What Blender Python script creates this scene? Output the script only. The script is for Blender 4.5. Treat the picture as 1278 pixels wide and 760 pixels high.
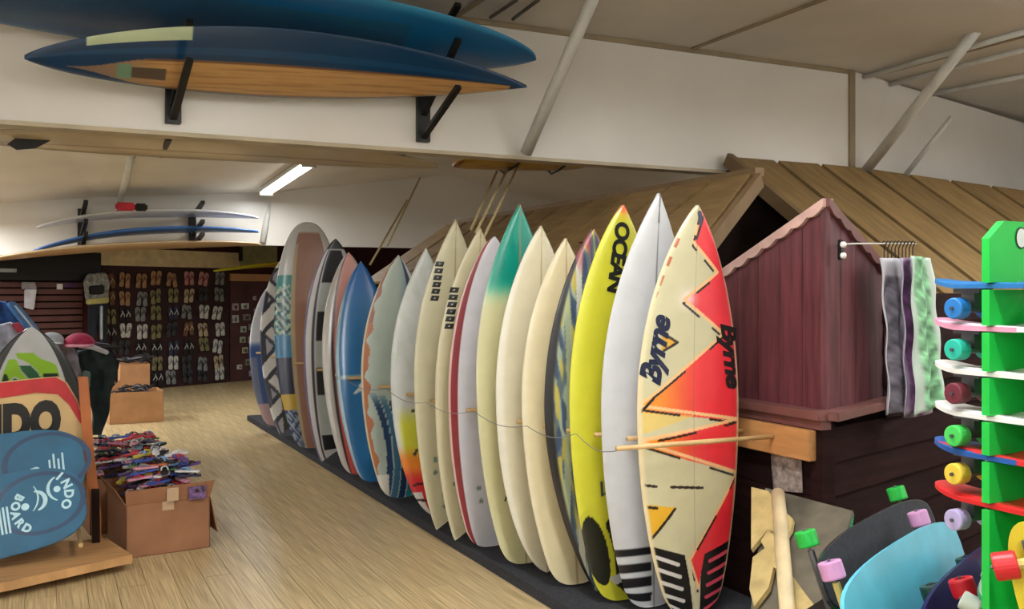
import bpy, bmesh, math, random
import numpy as np
from mathutils import Vector, Matrix
random.seed(7)
S = bpy.context.scene
C = S.collection
for o in list(bpy.data.objects): bpy.data.objects.remove(o)

# ------------------------------------------------------------ camera, world, exposure
F, HY, H, YAW = 1200.0, 366.0, 1.5, math.radians(26)
cd = bpy.data.cameras.new('camera'); cam = bpy.data.objects.new('camera', cd); C.objects.link(cam)
cam.location = (0, 0, H); cam.rotation_euler = (math.pi/2, 0, -YAW)
cd.sensor_width = 36; cd.lens = F/1278*36; cd.shift_y = -14/1278; cd.clip_start = .05
S.camera = cam
w = bpy.data.worlds.new('world'); S.world = w; w.use_nodes = True
w.node_tree.nodes['Background'].inputs[0].default_value = (.8, .85, .9, 1)
w.node_tree.nodes['Background'].inputs[1].default_value = .15
S.view_settings.view_transform = 'Standard'; S.view_settings.look = 'None'
S.view_settings.exposure = 0.3; S.view_settings.gamma = 1
S.view_settings.use_curve_mapping = False
LAMP_POWER = 46.0

cy, sy = math.cos(YAW), math.sin(YAW)
def ray(px, py):
    r = (px-639)/F
    return Vector((r*cy+sy, cy-r*sy, -(py-HY)/F))
O0 = Vector((0, 0, H))
def onX(px, py, X): d = ray(px, py); return O0+d*(X/d.x)
def onY(px, py, Y): d = ray(px, py); return O0+d*(Y/d.y)
def onZ(px, py, Z): d = ray(px, py); return O0+d*((Z-H)/d.z)
def onD(px, py, t): return O0+ray(px, py)*t
def onP(px, py, p, n): d = ray(px, py); return O0+d*((Vector(p)-O0).dot(n)/d.dot(n))

# ------------------------------------------------------------ materials
def lin(c):
    c = [v/255 for v in c]
    return tuple(v/12.92 if v <= .04045 else ((v+.055)/1.055)**2.4 for v in c)
_m = {}
def mat(key, rgb, rough=.55, var=.12, scale=8, bump=0, metal=0, coat=0, stretch=None, emit=0, rnd=0, var_rgb=None):
    if key in _m: return _m[key]
    m = bpy.data.materials.new(key); m.use_nodes = True; nt = m.node_tree; N = nt.nodes; b = N['Principled BSDF']
    col = lin(rgb)
    b.inputs['Roughness'].default_value = rough; b.inputs['Metallic'].default_value = metal
    b.inputs['Coat Weight'].default_value = coat
    if emit:
        b.inputs['Emission Color'].default_value = (*col, 1); b.inputs['Emission Strength'].default_value = emit
    tc = N.new('ShaderNodeTexCoord'); mp = N.new('ShaderNodeMapping'); nz = N.new('ShaderNodeTexNoise')
    nt.links.new(tc.outputs['Object'], mp.inputs[0]); nt.links.new(mp.outputs[0], nz.inputs['Vector'])
    if stretch: mp.inputs['Scale'].default_value = stretch
    nz.inputs['Scale'].default_value = scale; nz.inputs['Detail'].default_value = 6
    cr = N.new('ShaderNodeValToRGB'); nt.links.new(nz.outputs[0], cr.inputs[0])
    lo = lin(var_rgb) if var_rgb else tuple(max(0, v*(1-2*var)) for v in col)
    hi = tuple(min(1, v*(1+var)) for v in col)
    cr.color_ramp.elements[0].position = .3; cr.color_ramp.elements[1].position = .7
    cr.color_ramp.elements[0].color = (*lo, 1); cr.color_ramp.elements[1].color = (*hi, 1)
    last = cr.outputs[0]
    if rnd:
        oi = N.new('ShaderNodeObjectInfo'); hs = N.new('ShaderNodeHueSaturation'); ma = N.new('ShaderNodeMapRange')
        ma.inputs['To Min'].default_value = 1-rnd; ma.inputs['To Max'].default_value = 1+rnd
        nt.links.new(oi.outputs['Random'], ma.inputs['Value']); nt.links.new(ma.outputs[0], hs.inputs['Value'])
        nt.links.new(last, hs.inputs['Color']); last = hs.outputs[0]
    nt.links.new(last, b.inputs['Base Color'])
    if bump:
        bp = N.new('ShaderNodeBump'); bp.inputs['Strength'].default_value = bump; bp.inputs['Distance'].default_value = .01
        nt.links.new(nz.outputs[0], bp.inputs['Height']); nt.links.new(bp.outputs[0], b.inputs['Normal'])
    _m[key] = m
    return m
def paint_mat(key, rough=.3, coat=.4):
    if key in _m: return _m[key]
    m = bpy.data.materials.new(key); m.use_nodes = True; nt = m.node_tree; N = nt.nodes; b = N['Principled BSDF']
    at = N.new('ShaderNodeAttribute'); at.attribute_name = 'paint'
    nz = N.new('ShaderNodeTexNoise'); nz.inputs['Scale'].default_value = 14; nz.inputs['Detail'].default_value = 5
    tc = N.new('ShaderNodeTexCoord'); nt.links.new(tc.outputs['Object'], nz.inputs['Vector'])
    mr = N.new('ShaderNodeMapRange'); mr.inputs['To Min'].default_value = .80; mr.inputs['To Max'].default_value = .98
    nt.links.new(nz.outputs[0], mr.inputs['Value'])
    mx = N.new('ShaderNodeVectorMath'); mx.operation = 'SCALE'
    nt.links.new(at.outputs['Color'], mx.inputs[0]); nt.links.new(mr.outputs[0], mx.inputs['Scale'])
    nt.links.new(mx.outputs[0], b.inputs['Base Color'])
    b.inputs['Roughness'].default_value = rough; b.inputs['Coat Weight'].default_value = coat
    b.inputs['Coat Roughness'].default_value = .15
    _m[key] = m
    return m

# ------------------------------------------------------------ mesh helpers
def mk(name, verts, faces, m, parent=None, smooth=False):
    me = bpy.data.meshes.new(name); me.from_pydata([tuple(v) for v in verts], [], faces); me.update()
    if smooth:
        me.polygons.foreach_set('use_smooth', [True]*len(me.polygons))
    me.materials.append(m)
    o = bpy.data.objects.new(name, me); C.objects.link(o)
    if parent: o.parent = parent
    return o
class G:
    """collects simple shapes into one part"""
    def __init__(s): s.v = []; s.f = []
    def add(s, v, f):
        n = len(s.v); s.v += [Vector(p) for p in v]; s.f += [tuple(i+n for i in q) for q in f]; return s
    def box(s, a, b, M=None):
        x0, y0, z0 = a; x1, y1, z1 = b
        v = [Vector(p) for p in ((x0,y0,z0),(x1,y0,z0),(x1,y1,z0),(x0,y1,z0),(x0,y0,z1),(x1,y0,z1),(x1,y1,z1),(x0,y1,z1))]
        if M: v = [M @ p for p in v]
        return s.add(v, [(0,3,2,1),(4,5,6,7),(0,1,5,4),(1,2,6,5),(2,3,7,6),(3,0,4,7)])
    def bar(s, p, q, w, h, up=(0,0,1)):
        p, q = Vector(p), Vector(q); d = (q-p).normalized(); up = Vector(up)
        if abs(d.dot(up)) > .98: up = Vector((1,0,0))
        x = d.cross(up).normalized(); z = x.cross(d)
        v = [e+x*a*w/2+z*b*h/2 for e in (p, q) for a, b in ((-1,-1),(1,-1),(1,1),(-1,1))]
        return s.add(v, [(3,2,1,0),(4,5,6,7),(0,1,5,4),(1,2,6,5),(2,3,7,6),(3,0,4,7)])
    def tube(s, pts, r, n=8, rr=None):
        pts = [Vector(p) for p in pts]; v = []; f = []
        for i, p in enumerate(pts):
            d = (pts[min(i+1, len(pts)-1)]-pts[max(i-1, 0)]).normalized()
            up = Vector((0,0,1)) if abs(d.z) < .9 else Vector((1,0,0))
            x = d.cross(up).normalized(); y = x.cross(d); R = rr[i] if rr else r
            v += [p+(x*math.cos(2*math.pi*k/n)+y*math.sin(2*math.pi*k/n))*R for k in range(n)]
        for i in range(len(pts)-1):
            for k in range(n):
                a, b = i*n+k, i*n+(k+1) % n
                f.append((a, b, b+n, a+n))
        f.append(tuple(range(n))[::-1]); f.append(tuple(range((len(pts)-1)*n, len(pts)*n)))
        return s.add(v, f)
    def prism(s, poly, y0, y1, M=None):
        """poly of (x,z), extruded along y"""
        n = len(poly)
        v = [Vector((a, y0, b)) for a, b in poly]+[Vector((a, y1, b)) for a, b in poly]
        if M: v = [M @ p for p in v]
        f = [tuple(range(n)), tuple(range(n, 2*n))[::-1]]+[(i, i+n, (i+1) % n+n, (i+1) % n) for i in range(n)]
        return s.add(v, f)
    def slab(s, quad, t):
        """quad of four points thickened along its normal"""
        q = [Vector(p) for p in quad]; nn = (q[1]-q[0]).cross(q[3]-q[0]).normalized()*t
        k = len(q)
        return s.add(q+[p-nn for p in q], [tuple(range(k)), tuple(range(k, 2*k))[::-1]]+[(i, i+k, (i+1) % k+k, (i+1) % k) for i in range(k)])
    def lathe(s, prof, M=None, n=16):
        """prof of (r,z)"""
        v = []; f = []
        for r, z in prof:
            v += [Vector((r*math.cos(2*math.pi*k/n), r*math.sin(2*math.pi*k/n), z)) for k in range(n)]
        if M: v = [M @ p for p in v]
        for i in range(len(prof)-1):
            for k in range(n):
                a, b = i*n+k, i*n+(k+1) % n
                f.append((a, b, b+n, a+n))
        f.append(tuple(range(n))[::-1]); f.append(tuple(range((len(prof)-1)*n, len(prof)*n)))
        return s.add(v, f)
    def obj(s, name, m, parent=None, smooth=False, bevel=0):
        o = mk(name, s.v, s.f, m, parent, smooth)
        bm = bmesh.new(); bm.from_mesh(o.data); bmesh.ops.recalc_face_normals(bm, faces=bm.faces)
        if bevel: bmesh.ops.bevel(bm, geom=bm.edges[:], offset=bevel, segments=2, affect='EDGES', clamp_overlap=True)
        bm.to_mesh(o.data); bm.free()
        return o
def thing(name, label, cat, loc=(0,0,0), rot=(0,0,0), group=None):
    o = bpy.data.objects.new(name, None); C.objects.link(o); o.empty_display_size = .1
    o.location = loc; o.rotation_euler = rot
    return tag(o, label, cat, group)
def tag(o, label, cat, group=None):
    o['label'] = label; o['category'] = cat
    if group: o['group'] = group
    return o
def struct(o): o['kind'] = 'structure'; return o
def dup(o, parent=None):
    c = o.copy(); C.objects.link(c)
    if parent: c.parent = parent
    for ch in list(o.children): dup(ch, c)
    return c
def text_mesh(txt, size=1, offset=0, shear=0, space=1):
    cu = bpy.data.curves.new('t', 'FONT'); cu.body = txt; cu.size = size; cu.offset = offset; cu.shear = shear
    cu.space_character = space; cu.align_x = 'CENTER'; cu.align_y = 'CENTER'; cu.resolution_u = 4
    o = bpy.data.objects.new('t', cu); C.objects.link(o)
    bpy.context.view_layer.update()
    dg = bpy.context.evaluated_depsgraph_get(); me = o.evaluated_get(dg).to_mesh()
    v = [p.co.copy() for p in me.vertices]; f = [tuple(p.vertices) for p in me.polygons]
    bpy.data.objects.remove(o); bpy.data.curves.remove(cu)
    return v, f

# ------------------------------------------------------------ shared materials
WHITE = mat('white_panel', (228, 226, 222), .45, .05, 1.2)
HEADER = mat('white_gloss_panel', (222, 218, 211), .32, .05, .8)
CEIL = mat('ceiling_board', (214, 208, 198), .6, .06, 1.0)
STEEL = mat('painted_pipe', (205, 205, 200), .4, .06, 6)
BLACK = mat('black_metal', (18, 18, 20), .45, .2, 20)
BLACKP = mat('black_paint', (14, 14, 16), .5, .1, 20)
INK = mat('black_ink', (16, 18, 24), .4, .05, 30)
CARPET = mat('dark_carpet', (48, 50, 58), .95, .25, 60, .3)
PLY = mat('plywood', (196, 150, 100), .5, .12, 3, 0, stretch=(1, 8, 1))
PINE = mat('pine_plank', (182, 130, 80), .5, .12, 4, 0, stretch=(8, 1, 8))
CARD = mat('cardboard', (152, 106, 76), .8, .08, 6)
CARDL = mat('cardboard_light', (196, 146, 102), .8, .08, 6)
TAPE = mat('packing_tape', (186, 158, 130), .3, .05, 10)
ROOF = mat('roof_board', (152, 124, 80), .7, .14, 3, .15, stretch=(6, 1, 1), rnd=.12)
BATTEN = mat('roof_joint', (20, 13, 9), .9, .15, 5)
TRIMB = mat('roof_edge', (128, 104, 74), .7, .1, 4)
MAROON = mat('maroon_board', (96, 46, 54), .5, .25, 5, .1, stretch=(6, 6, .6), rnd=.08)
MAROONT = mat('maroon_trim', (112, 70, 66), .5, .15, 5)
PINKT = mat('scalloped_trim_paint', (196, 160, 152), .5, .15, 8)
DARKB = mat('dark_brown_board', (36, 18, 18), .85, .2, 4, .1, stretch=(1, 1, 8), rnd=.15)
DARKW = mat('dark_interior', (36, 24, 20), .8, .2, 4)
SLAT = mat('slatwall_board', (98, 62, 58), .5, .1, 5, rnd=.06)
BACKW = mat('maroon_wall', (78, 44, 44), .6, .12, 3)
JOINT = mat('ceiling_joint', (150, 134, 108), .6, .12, 4)
CREAM = mat('cream_wood', (216, 198, 158), .5, .1, 8)
PEGM = mat('dowel_wood', (206, 172, 120), .5, .1, 10)

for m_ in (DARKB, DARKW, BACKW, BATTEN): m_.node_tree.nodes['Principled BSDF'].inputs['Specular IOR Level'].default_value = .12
# ------------------------------------------------------------ structure: floor
FLOORB = mat('floor_joint', (120, 98, 66), .7, .1, 5)
PLANK = mat('bamboo_plank', (212, 190, 146), .36, .12, 5, 0, stretch=(22, .5, 1), rnd=.06, var_rgb=(160, 137, 96))
fl = struct(G().box((-3, -3, -.06), (11, 19.5, -.004)).obj('floor', FLOORB))
pm = None; n = 0
PW, PLN = .14, 2.0
for i in range(27):
    for j in range(-1, 8):
        x = -1.2+i*PW; y = 2.6+j*PLN-(i % 3)*.66
        if x > 2.45 or n > 265 or y+PLN < 2.6: continue
        if y > 3.2 and (x+PW/2) < -.06*y-.5: continue
        if pm is None:
            o = G().box((.0012, .0012, -.012), (PW-.0012, PLN-.0012, 0)).obj('plank', PLANK, fl); pm = o.data
        else:
            o = bpy.data.objects.new('plank', pm); C.objects.link(o); o.parent = fl
        o.location = (x, y, 0); n += 1

for i in range(9):
    o = bpy.data.objects.new('plank', pm); C.objects.link(o); o.parent = fl; o.location = (2.581+i*PW, 11.7+(i % 3)*.5, 0)
    o = bpy.data.objects.new('plank', pm); C.objects.link(o); o.parent = fl; o.location = (2.581+i*PW, 13.7+(i % 3)*.5, 0)
    o = bpy.data.objects.new('plank', pm); C.objects.link(o); o.parent = fl; o.location = (2.581+i*PW, 15.7+(i % 3)*.5, 0)
# ------------------------------------------------------------ structure: walls, beams, ceilings
struct(G().box((-3.1, -3, 0), (-3, 16, 4)).obj('wall_left', WHITE))
struct(G().box((11, -3, 0), (11.1, 19.5, 4)).obj('wall_right', WHITE))
struct(G().box((-3.1, -3.1, 0), (11.1, -3, 4)).obj('wall_front', WHITE))
CZ = 3.37
struct(G().box((5.9, 6.12, CZ), (11.1, 9, CZ+.08)).obj('ceiling_side', CEIL))
ce = struct(G().box((-3.1, -3.1, CZ), (11.1, 6.12, CZ+.08)).obj('ceiling', CEIL))
# seam battens across the front ceiling
for x in (-1.4, .55, 2.5, 4.45, 6.4, 8.35):
    G().box((x-.02, -3, CZ-.012), (x+.02, 5.98, CZ)).obj('seam_batten', JOINT, ce)
for y in (1.2, 3.6):
    G().box((-3, y-.012, CZ-.008), (11, y+.012, CZ)).obj('seam_batten', JOINT, ce)
# upper beam wall that carries the surfboards
XB = onY(1062, 100, 6).x
hd = struct(G().box((-3, 6, 2.455), (XB, 6.1, CZ)).obj('wall_beam', HEADER))
a = Vector((XB, 6, 0)); dr = Vector((math.sin(math.radians(26+50)), math.cos(math.radians(26+50)), 0))
b = a+dr*4.6; nn = Vector((dr.y, -dr.x, 0))
g = G(); g.add([a+Vector((0,0,2.455)), b+Vector((0,0,2.40)), b+Vector((0,0,3.3)), a+Vector((0,0,CZ)),
                a-nn*.1+Vector((0,0,2.455)), b-nn*.1+Vector((0,0,2.4)), b-nn*.1+Vector((0,0,3.3)), a-nn*.1+Vector((0,0,CZ))],
               [(0,1,2,3),(7,6,5,4),(0,4,5,1),(1,5,6,2),(2,6,7,3),(3,7,4,0)])
g.obj('beam_return', mat('gloss_return', (230, 228, 224), .16, .05, .8), hd)
G().box((XB-.03, 5.98, 2.46), (XB+.03, 6.02, CZ)).obj('joint_strip', JOINT, hd)
G().box((-3, 5.985, CZ-.035), (XB, 6.0, CZ-.001)).obj('cove_strip', JOINT, hd)
G().box((-3, 5.98, 2.43), (XB, 6.12, 2.455)).obj('beam_edge', mat('beam_edge', (190, 176, 150), .5, .1, 4), hd)
# back ceiling: a shallow gable falling towards the far beam
bz = [(-3, 2.45), (-.5, 2.67), (.64, 2.78), (2.86, 2.95), (5.72, 3.36), (8, 2.9), (11, 2.3)]
v = []; f = []
for x, z in bz: v += [(x, 6.11+max(0, x-5.6)*.30, 3.3-.04*max(0, x-5.7)*4), (x, 14, z), (x, 19.5, z-.45)]
for i in range(len(bz)-1):
    for k in (0, 1): f.append((3*i+k, 3*i+k+1, 3*i+k+4, 3*i+k+3))
bc = struct(mk('ceiling_back', v, f, CEIL))
def bceil(x, y):
    for (x0, z0), (x1, z1) in zip(bz, bz[1:]):
        if x0 <= x <= x1:
            z = z0+(z1-z0)*(x-x0)/(x1-x0)
            zf = 3.3-.04*max(0, x-5.7)*4
            return zf+(z-zf)*(y-6.1)/7.9
    return 3
def onC(px, py, off=0):
    d = ray(px, py); lo = 3.0
    t = 6.5
    while t < 18:
        p = O0+d*t
        if p.z > bceil(p.x, p.y)-off: return p
        t += .02
    return p
# far beam wall
hb = [(-3, 1.85), (-.5, 1.99), (.64, 2.1), (2.86, 2.19), (5.72, 2.2), (11, 2.2)]
tops = dict(bz)
v = [(x, 14, tops.get(x, 2.3)) for x, z in bz]+[(x, 14, z) for x, z in reversed(hb)]
nv = len(v); v2 = [(x, 14.1, z) for x, y, z in v]
struct(mk('wall_far_beam', v+v2, [tuple(range(nv)), tuple(range(nv, 2*nv))[::-1]]+[(i, i+nv, (i+1) % nv+nv, (i+1) % nv) for i in range(nv)], HEADER))
# back wall, set at an angle
BA = math.radians(27); BD = Vector((math.cos(BA), math.sin(BA), 0)); BN = Vector((math.sin(BA), -math.cos(BA), 0))
B0 = Vector((1.67, 16.16, 0))
BM = Matrix.Translation(B0) @ Matrix.Rotation(BA, 4, 'Z')      # local x along the wall, -y out of it
def onB(px, py, off=0):
    p = onP(px, py, B0+BN*off, BN); q = BM.inverted() @ p; return q
wb = struct(G().box((-5, 0, 0), (8, .1, 2.9)).obj('wall_back', BACKW)); wb.matrix_world = BM
# roof struts
def strut(name, p, q, r=.035):
    o = G().tube([p, q], r, 12).obj(name, STEEL, smooth=True); return o
st = strut('roof_strut', (3.0, 5.93, 2.47), (3.12, 5.2, CZ+.02), .042); tag(st, 'white slanted strut from the beam edge to the ceiling beside the blue longboards', 'strut')
st = strut('roof_strut', (6.16, 5.93, 2.5), (6.03, 4.75, CZ+.02), .042); tag(st, 'white slanted strut above the brown plank roof, thicker of two', 'strut')
p = onY(1112, 212, 6.15); q = onY(1178, 148, 5.7)
st = strut('roof_strut', (p.x, 6.02, 2.5), (q.x, 5.62, q.z), .022); tag(st, 'thin grey slanted strut beside the thicker one above the plank roof', 'strut')
p = onY(328, 303, 13.97); q = onC(338, 240, .0)
st = strut('roof_strut', p, q, .045); tag(st, 'white upright strut at the end of the far racked boards', 'strut')
p = onY(150, 250, 13.9); q = onC(164, 195)
st = strut('roof_strut', p, q, .04); tag(st, 'pale strut from the back ceiling down to the far racked boards', 'strut')
# conduits on the right part of the ceiling
for k, (pa, pb) in enumerate((((1065, 100), (1278, 40)), ((1100, 108), (1278, 62)), ((1150, 120), (1278, 95)))):
    p = onZ(*pa, CZ-.03); q = onZ(*pb, CZ-.03)
    tag(G().tube([p, q], .022, 8).obj('conduit', STEEL, smooth=True), ['grey ceiling conduit, the one touching the ceiling joint', 'grey ceiling conduit running between two others', 'grey ceiling conduit closest to the glossy beam'][k], 'pipe')
p = onZ(640, 10, CZ-.04); q = onZ(600, 25, CZ-.04)
for k, (pa, pb) in enumerate((((612, 22), (645, 0)), ((640, 24), (672, 0)))):
    tag(G().tube([onZ(*pa, CZ-.03), onZ(*pb, CZ-.03)], .012, 8).obj('conduit', mat('dark_conduit', (70, 66, 60), .5), smooth=True), 'thin dark conduit above the blue longboard, '+('closer to the strut' if k else 'farther from the strut'), 'pipe')

# ------------------------------------------------------------ fluorescent lamps
TUBE = mat('fluorescent_tube', (255, 252, 240), .4, .0, 5, emit=9)
def fluoro(name, label, p, q, power, up=0):
    p, q = Vector(p), Vector(q); d = (q-p)
    t = thing(name, label, 'lamp', (p+q)/2, group=None)
    t.rotation_euler = d.to_track_quat('Y', 'Z').to_euler()
    L = d.length/2
    G().box((-.09, -L, -.0), (.09, L, .05)).obj('housing', STEEL, t)
    for x in (-.04, .04): G().tube([(x, -L+.03, -.02), (x, L-.03, -.02)], .019, 10).obj('tube', TUBE, t, True)
    for y in (-L, L): G().box((-.09, y-.015, -.045), (.09, y+.015, 0)).obj('end_cap', STEEL, t)
    ld = bpy.data.lights.new('lamp_light', 'AREA'); ld.shape = 'RECTANGLE'; ld.size = .16; ld.size_y = 2*L; ld.energy = power
    ld.color = (.97, .99, 1.0)
    lo = bpy.data.objects.new('lamp_light', ld); C.objects.link(lo); lo.parent = t; lo.location = (0, 0, -.06)
    if up:
        l2 = bpy.data.lights.new('lamp_uplight', 'AREA'); l2.shape = 'RECTANGLE'; l2.size = .16; l2.size_y = 2*L; l2.energy = power*up; l2.color = ld.color
        lo = bpy.data.objects.new('lamp_uplight', l2); C.objects.link(lo); lo.parent = t; lo.location = (0, 0, .06); lo.rotation_euler = (math.pi, 0, 0)
        for y in (-L*.7, L*.7): G().tube([(0, y, .05), (0, y, .31)], .008, 6).obj('hanging_rod', STEEL, t)
    return t
p = onC(328, 240, .06); q = onC(391, 204, .06); q.x = p.x = (p.x+q.x)/2
p.z = bceil(p.x, p.y)-.06; q.z = bceil(q.x, q.y)-.06
fluoro('fluorescent_lamp', 'lit fluorescent tube lamp on the back ceiling near the far beam', p, q, LAMP_POWER*.9)
for x, lab in ((-1.2, 'above the far corner'), (8.2, 'over the plank roof')):  # lamps added outside the view to light the back bay
    fluoro('fluorescent_lamp', 'added unseen fluorescent tube lamp on the back ceiling '+lab, (x, 9.0, bceil(x, 9.0)-.13), (x, 11.2, bceil(x, 11.2)-.13), LAMP_POWER*1.2)
fluoro('fluorescent_lamp', 'added unseen fluorescent tube lamp on the back ceiling above the slatted wall', (-1.1, 11.6, 2.56), (-1.1, 13.6, 2.46), LAMP_POWER*1.6)  # extra lamp added out of frame to brighten the dim back wall
names = iter(('by the side door', 'at the wall end', 'over the shop entrance', 'over the sales counter', 'above the aisle', 'between the ceiling seams', 'near the side wall', 'near the corner of the shop', 'by the front wall', 'beside the skateboards', 'over the front aisle'))
for x in (-1.6, 1.5, 5.4, 8.6):
    for y in (-1.6, 2.2):
        fluoro('fluorescent_lamp', 'fluorescent tube lamp on the front ceiling '+next(names), (x, y-1.1, CZ-.32), (x, y+1.1, CZ-.32), LAMP_POWER*(1.05 if y > 0 else 1.05), .7)

# ------------------------------------------------------------ surfboards
PAINT = paint_mat('board_paint'); PAINTM = paint_mat('matte_paint', .6, 0)
class Paint:
    """paint laid on a board; u = across / greatest half width, w = across / local half width, s = tail 0 to nose 1"""
    def __init__(p, s, w, u, base):
        p.s, p.w, p.u = s, w, u; p.c = np.tile(np.array(base, float), (len(s), 1))
    def fill(p, m, rgb): 
        m = np.clip(np.asarray(m, float), 0, 1)[:, None]; p.c = p.c*(1-m)+np.array(rgb, float)*m
    def poly(p, pts, rgb, X=None, Y=None):
        p.fill(inpoly(p.u if X is None else X, p.s if Y is None else Y, pts), rgb)
def inpoly(x, y, pts):
    r = np.zeros(len(x), bool); n = len(pts)
    for i in range(n):
        (x0, y0), (x1, y1) = pts[i], pts[(i+1) % n]
        if y0 == y1: continue
        r ^= ((y0 > y) != (y1 > y)) & (x < (x1-x0)*(y-y0)/(y1-y0)+x0)
    return r
def seg(x, y, a, b):
    ax, ay = a; bx, by = b; dx, dy = bx-ax, by-ay
    t = np.clip(((x-ax)*dx+(y-ay)*dy)/(dx*dx+dy*dy), 0, 1)
    return np.hypot(x-ax-t*dx, y-ay-t*dy), t
def sm(a, b, x): t = np.clip((x-a)/(b-a), 0, 1); return t*t*(3-2*t)
def noise(x, y, k=0):
    return (np.sin(x*1.7+3.1*np.sin(y*1.3+k)+k)+np.sin(y*2.3+2.2*np.sin(x*1.1-k)+2*k)+np.sin((x+y)*3.1+k*3))/3

class Shape:
    def __init__(b, L, W, T=.06, q=.9, tw=.2, tail='round', smid=.5, rk=.07, p=2.0):
        b.L, b.hm, b.T, b.q, b.tw, b.tail, b.smid, b.rk, b.p = L, W/2, T, q, tw, tail, smid, rk, p
    def half(b, s):
        s = np.asarray(s, float)
        un = np.clip((s-b.smid)/(1-b.smid), 0, 1); ut = np.clip((b.smid-s)/b.smid, 0, 1)
        hn = (1-un**b.p)**b.q
        if b.tail in ('round', 'pin'): ht = (1-ut**(2.2 if b.tail == 'round' else 1.8))**(.62 if b.tail == 'round' else .85)
        else: ht = b.tw+(1-b.tw)*(1-ut**2.0)**.8
        return b.hm*np.where(s > b.smid, hn, ht)
    def yz(b, s, w, side):
        s = np.asarray(s, float); w = np.asarray(w, float)
        t = b.T*np.clip(np.minimum(1, .22+.78*np.sin(np.pi*np.clip(s*.94+.03, 0, 1))**.6), 0, 1)
        a = np.abs(w)
        y = np.where(side > 0, -t*.55*(1-a**2.6)**.6, t*.45*(1-a**5)**.6)
        y = y-b.rk*np.clip((s-.45)/.55, 0, 1)**2.2-b.rk*.35*np.clip((.4-s)/.4, 0, 1)**2
        z = b.L*s
        if b.tail == 'swallow': z = z+np.clip(1-s/.06, 0, 1)*.085*(1-a)
        if b.tail == 'squash': z = z+np.clip(1-s/.05, 0, 1)*.03*a**3
        return y, z
    def mesh(b, fn, base, n=(140, 34), bottom=(225, 222, 210)):
        ns, nw = n
        s = np.linspace(0, 1, ns+1); s = (1-np.cos(np.pi*s))/2*.35+s*.65
        w = np.sin(np.linspace(-np.pi/2, np.pi/2, nw+1)); w = .75*w+.25*np.linspace(-1, 1, nw+1)
        Sg, Wg = np.meshgrid(s, w, indexing='ij'); sf, wf = Sg.ravel(), Wg.ravel()
        h = b.half(sf); h = np.maximum(h, .004)
        y1, z1 = b.yz(sf, wf, np.ones_like(sf)); y2, z2 = b.yz(sf, wf, -np.ones_like(sf))
        top = np.stack([h*wf, y1, z1], 1); N0 = len(sf)
        inner = (np.abs(wf) < .9999)
        idx2 = np.arange(N0); idx2[inner] = N0+np.arange(inner.sum())
        V = np.concatenate([top, np.stack([h*wf, y2, z2], 1)[inner]])
        P = Paint(sf, wf, h*wf/b.hm, base)
        if fn: fn(P)
        col = np.concatenate([P.c, np.tile(np.array(bottom, float), (inner.sum(), 1))])
        A = np.arange(N0).reshape(ns+1, nw+1); B = idx2.reshape(ns+1, nw+1)
        q1 = np.stack([A[:-1, :-1], A[:-1, 1:], A[1:, 1:], A[1:, :-1]], -1).reshape(-1, 4)
        q2 = np.stack([B[:-1, :-1], B[1:, :-1], B[1:, 1:], B[:-1, 1:]], -1).reshape(-1, 4)
        e = []
        for r in (0, ns):
            for k in range(nw):
                if k == 0: e.append((A[r, 0], A[r, 1], B[r, 1]) )
                elif k == nw-1: e.append((A[r, k], A[r, k+1], B[r, k]))
                else: e.append((A[r, k], A[r, k+1], B[r, k+1], B[r, k]))
        return V, q1.tolist()+q2.tolist()+[tuple(int(i) for i in t) for t in e], col
def painted(name, V, Fc, col, m, parent=None, smooth=True):
    me = bpy.data.meshes.new(name); me.from_pydata([tuple(p) for p in V], [], Fc); me.update()
    if smooth: me.polygons.foreach_set('use_smooth', [True]*len(me.polygons))
    at = me.color_attributes.new('paint', 'FLOAT_COLOR', 'POINT')
    c = np.clip(col/255, 0, 1); c = np.where(c <= .04045, c/12.92, ((c+.055)/1.055)**2.4)
    at.data.foreach_set('color', np.concatenate([c, np.ones((len(c), 1))], 1).astype(np.float32).ravel())
    me.materials.append(m)
    o = bpy.data.objects.new(name, me); C.objects.link(o)
    if parent: o.parent = parent
    return o
def drape(name, sh, v, f, u0, s0, ang, m, parent, off=.003):
    """flat lettering laid on the deck of a board; u0 across/half width, s0 along"""
    ca, sa = math.cos(ang), math.sin(ang); out = []
    for p in v:
        x = p[0]*ca-p[1]*sa+u0*sh.hm; z = p[0]*sa+p[1]*ca+s0*sh.L
        s = z/sh.L; h = max(float(sh.half(np.array([s]))[0]), .005); wn = max(-.98, min(.98, x/h))
        y, _ = sh.yz(np.array([s]), np.array([wn]), np.array([1.0]))
        out.append((x, float(y[0])-off, z))
    o = mk(name, out, f, m, parent); return o
def fin(parent, z, x, y=.03, h=.1, m=None):
    prof = [(0, 0), (.11, 0), (.06, .05), (.015, h), (-.01, h*.96), (.0, .05)]
    g = G(); M = Matrix.Translation((x, y, z)) @ Matrix.Rotation(math.pi/2, 4, 'Z') @ Matrix.Rotation(math.pi/2, 4, 'X')
    n = len(prof)
    v = [Vector((x-.003, y+b, z+a)) for a, b in prof]+[Vector((x+.003, y+b, z+a)) for a, b in prof]
    g.add(v, [tuple(range(n)), tuple(range(n, 2*n))[::-1]]+[(i, i+n, (i+1) % n+n, (i+1) % n) for i in range(n)])
    return g.obj('fin', m or BLACKP, parent)

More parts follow.
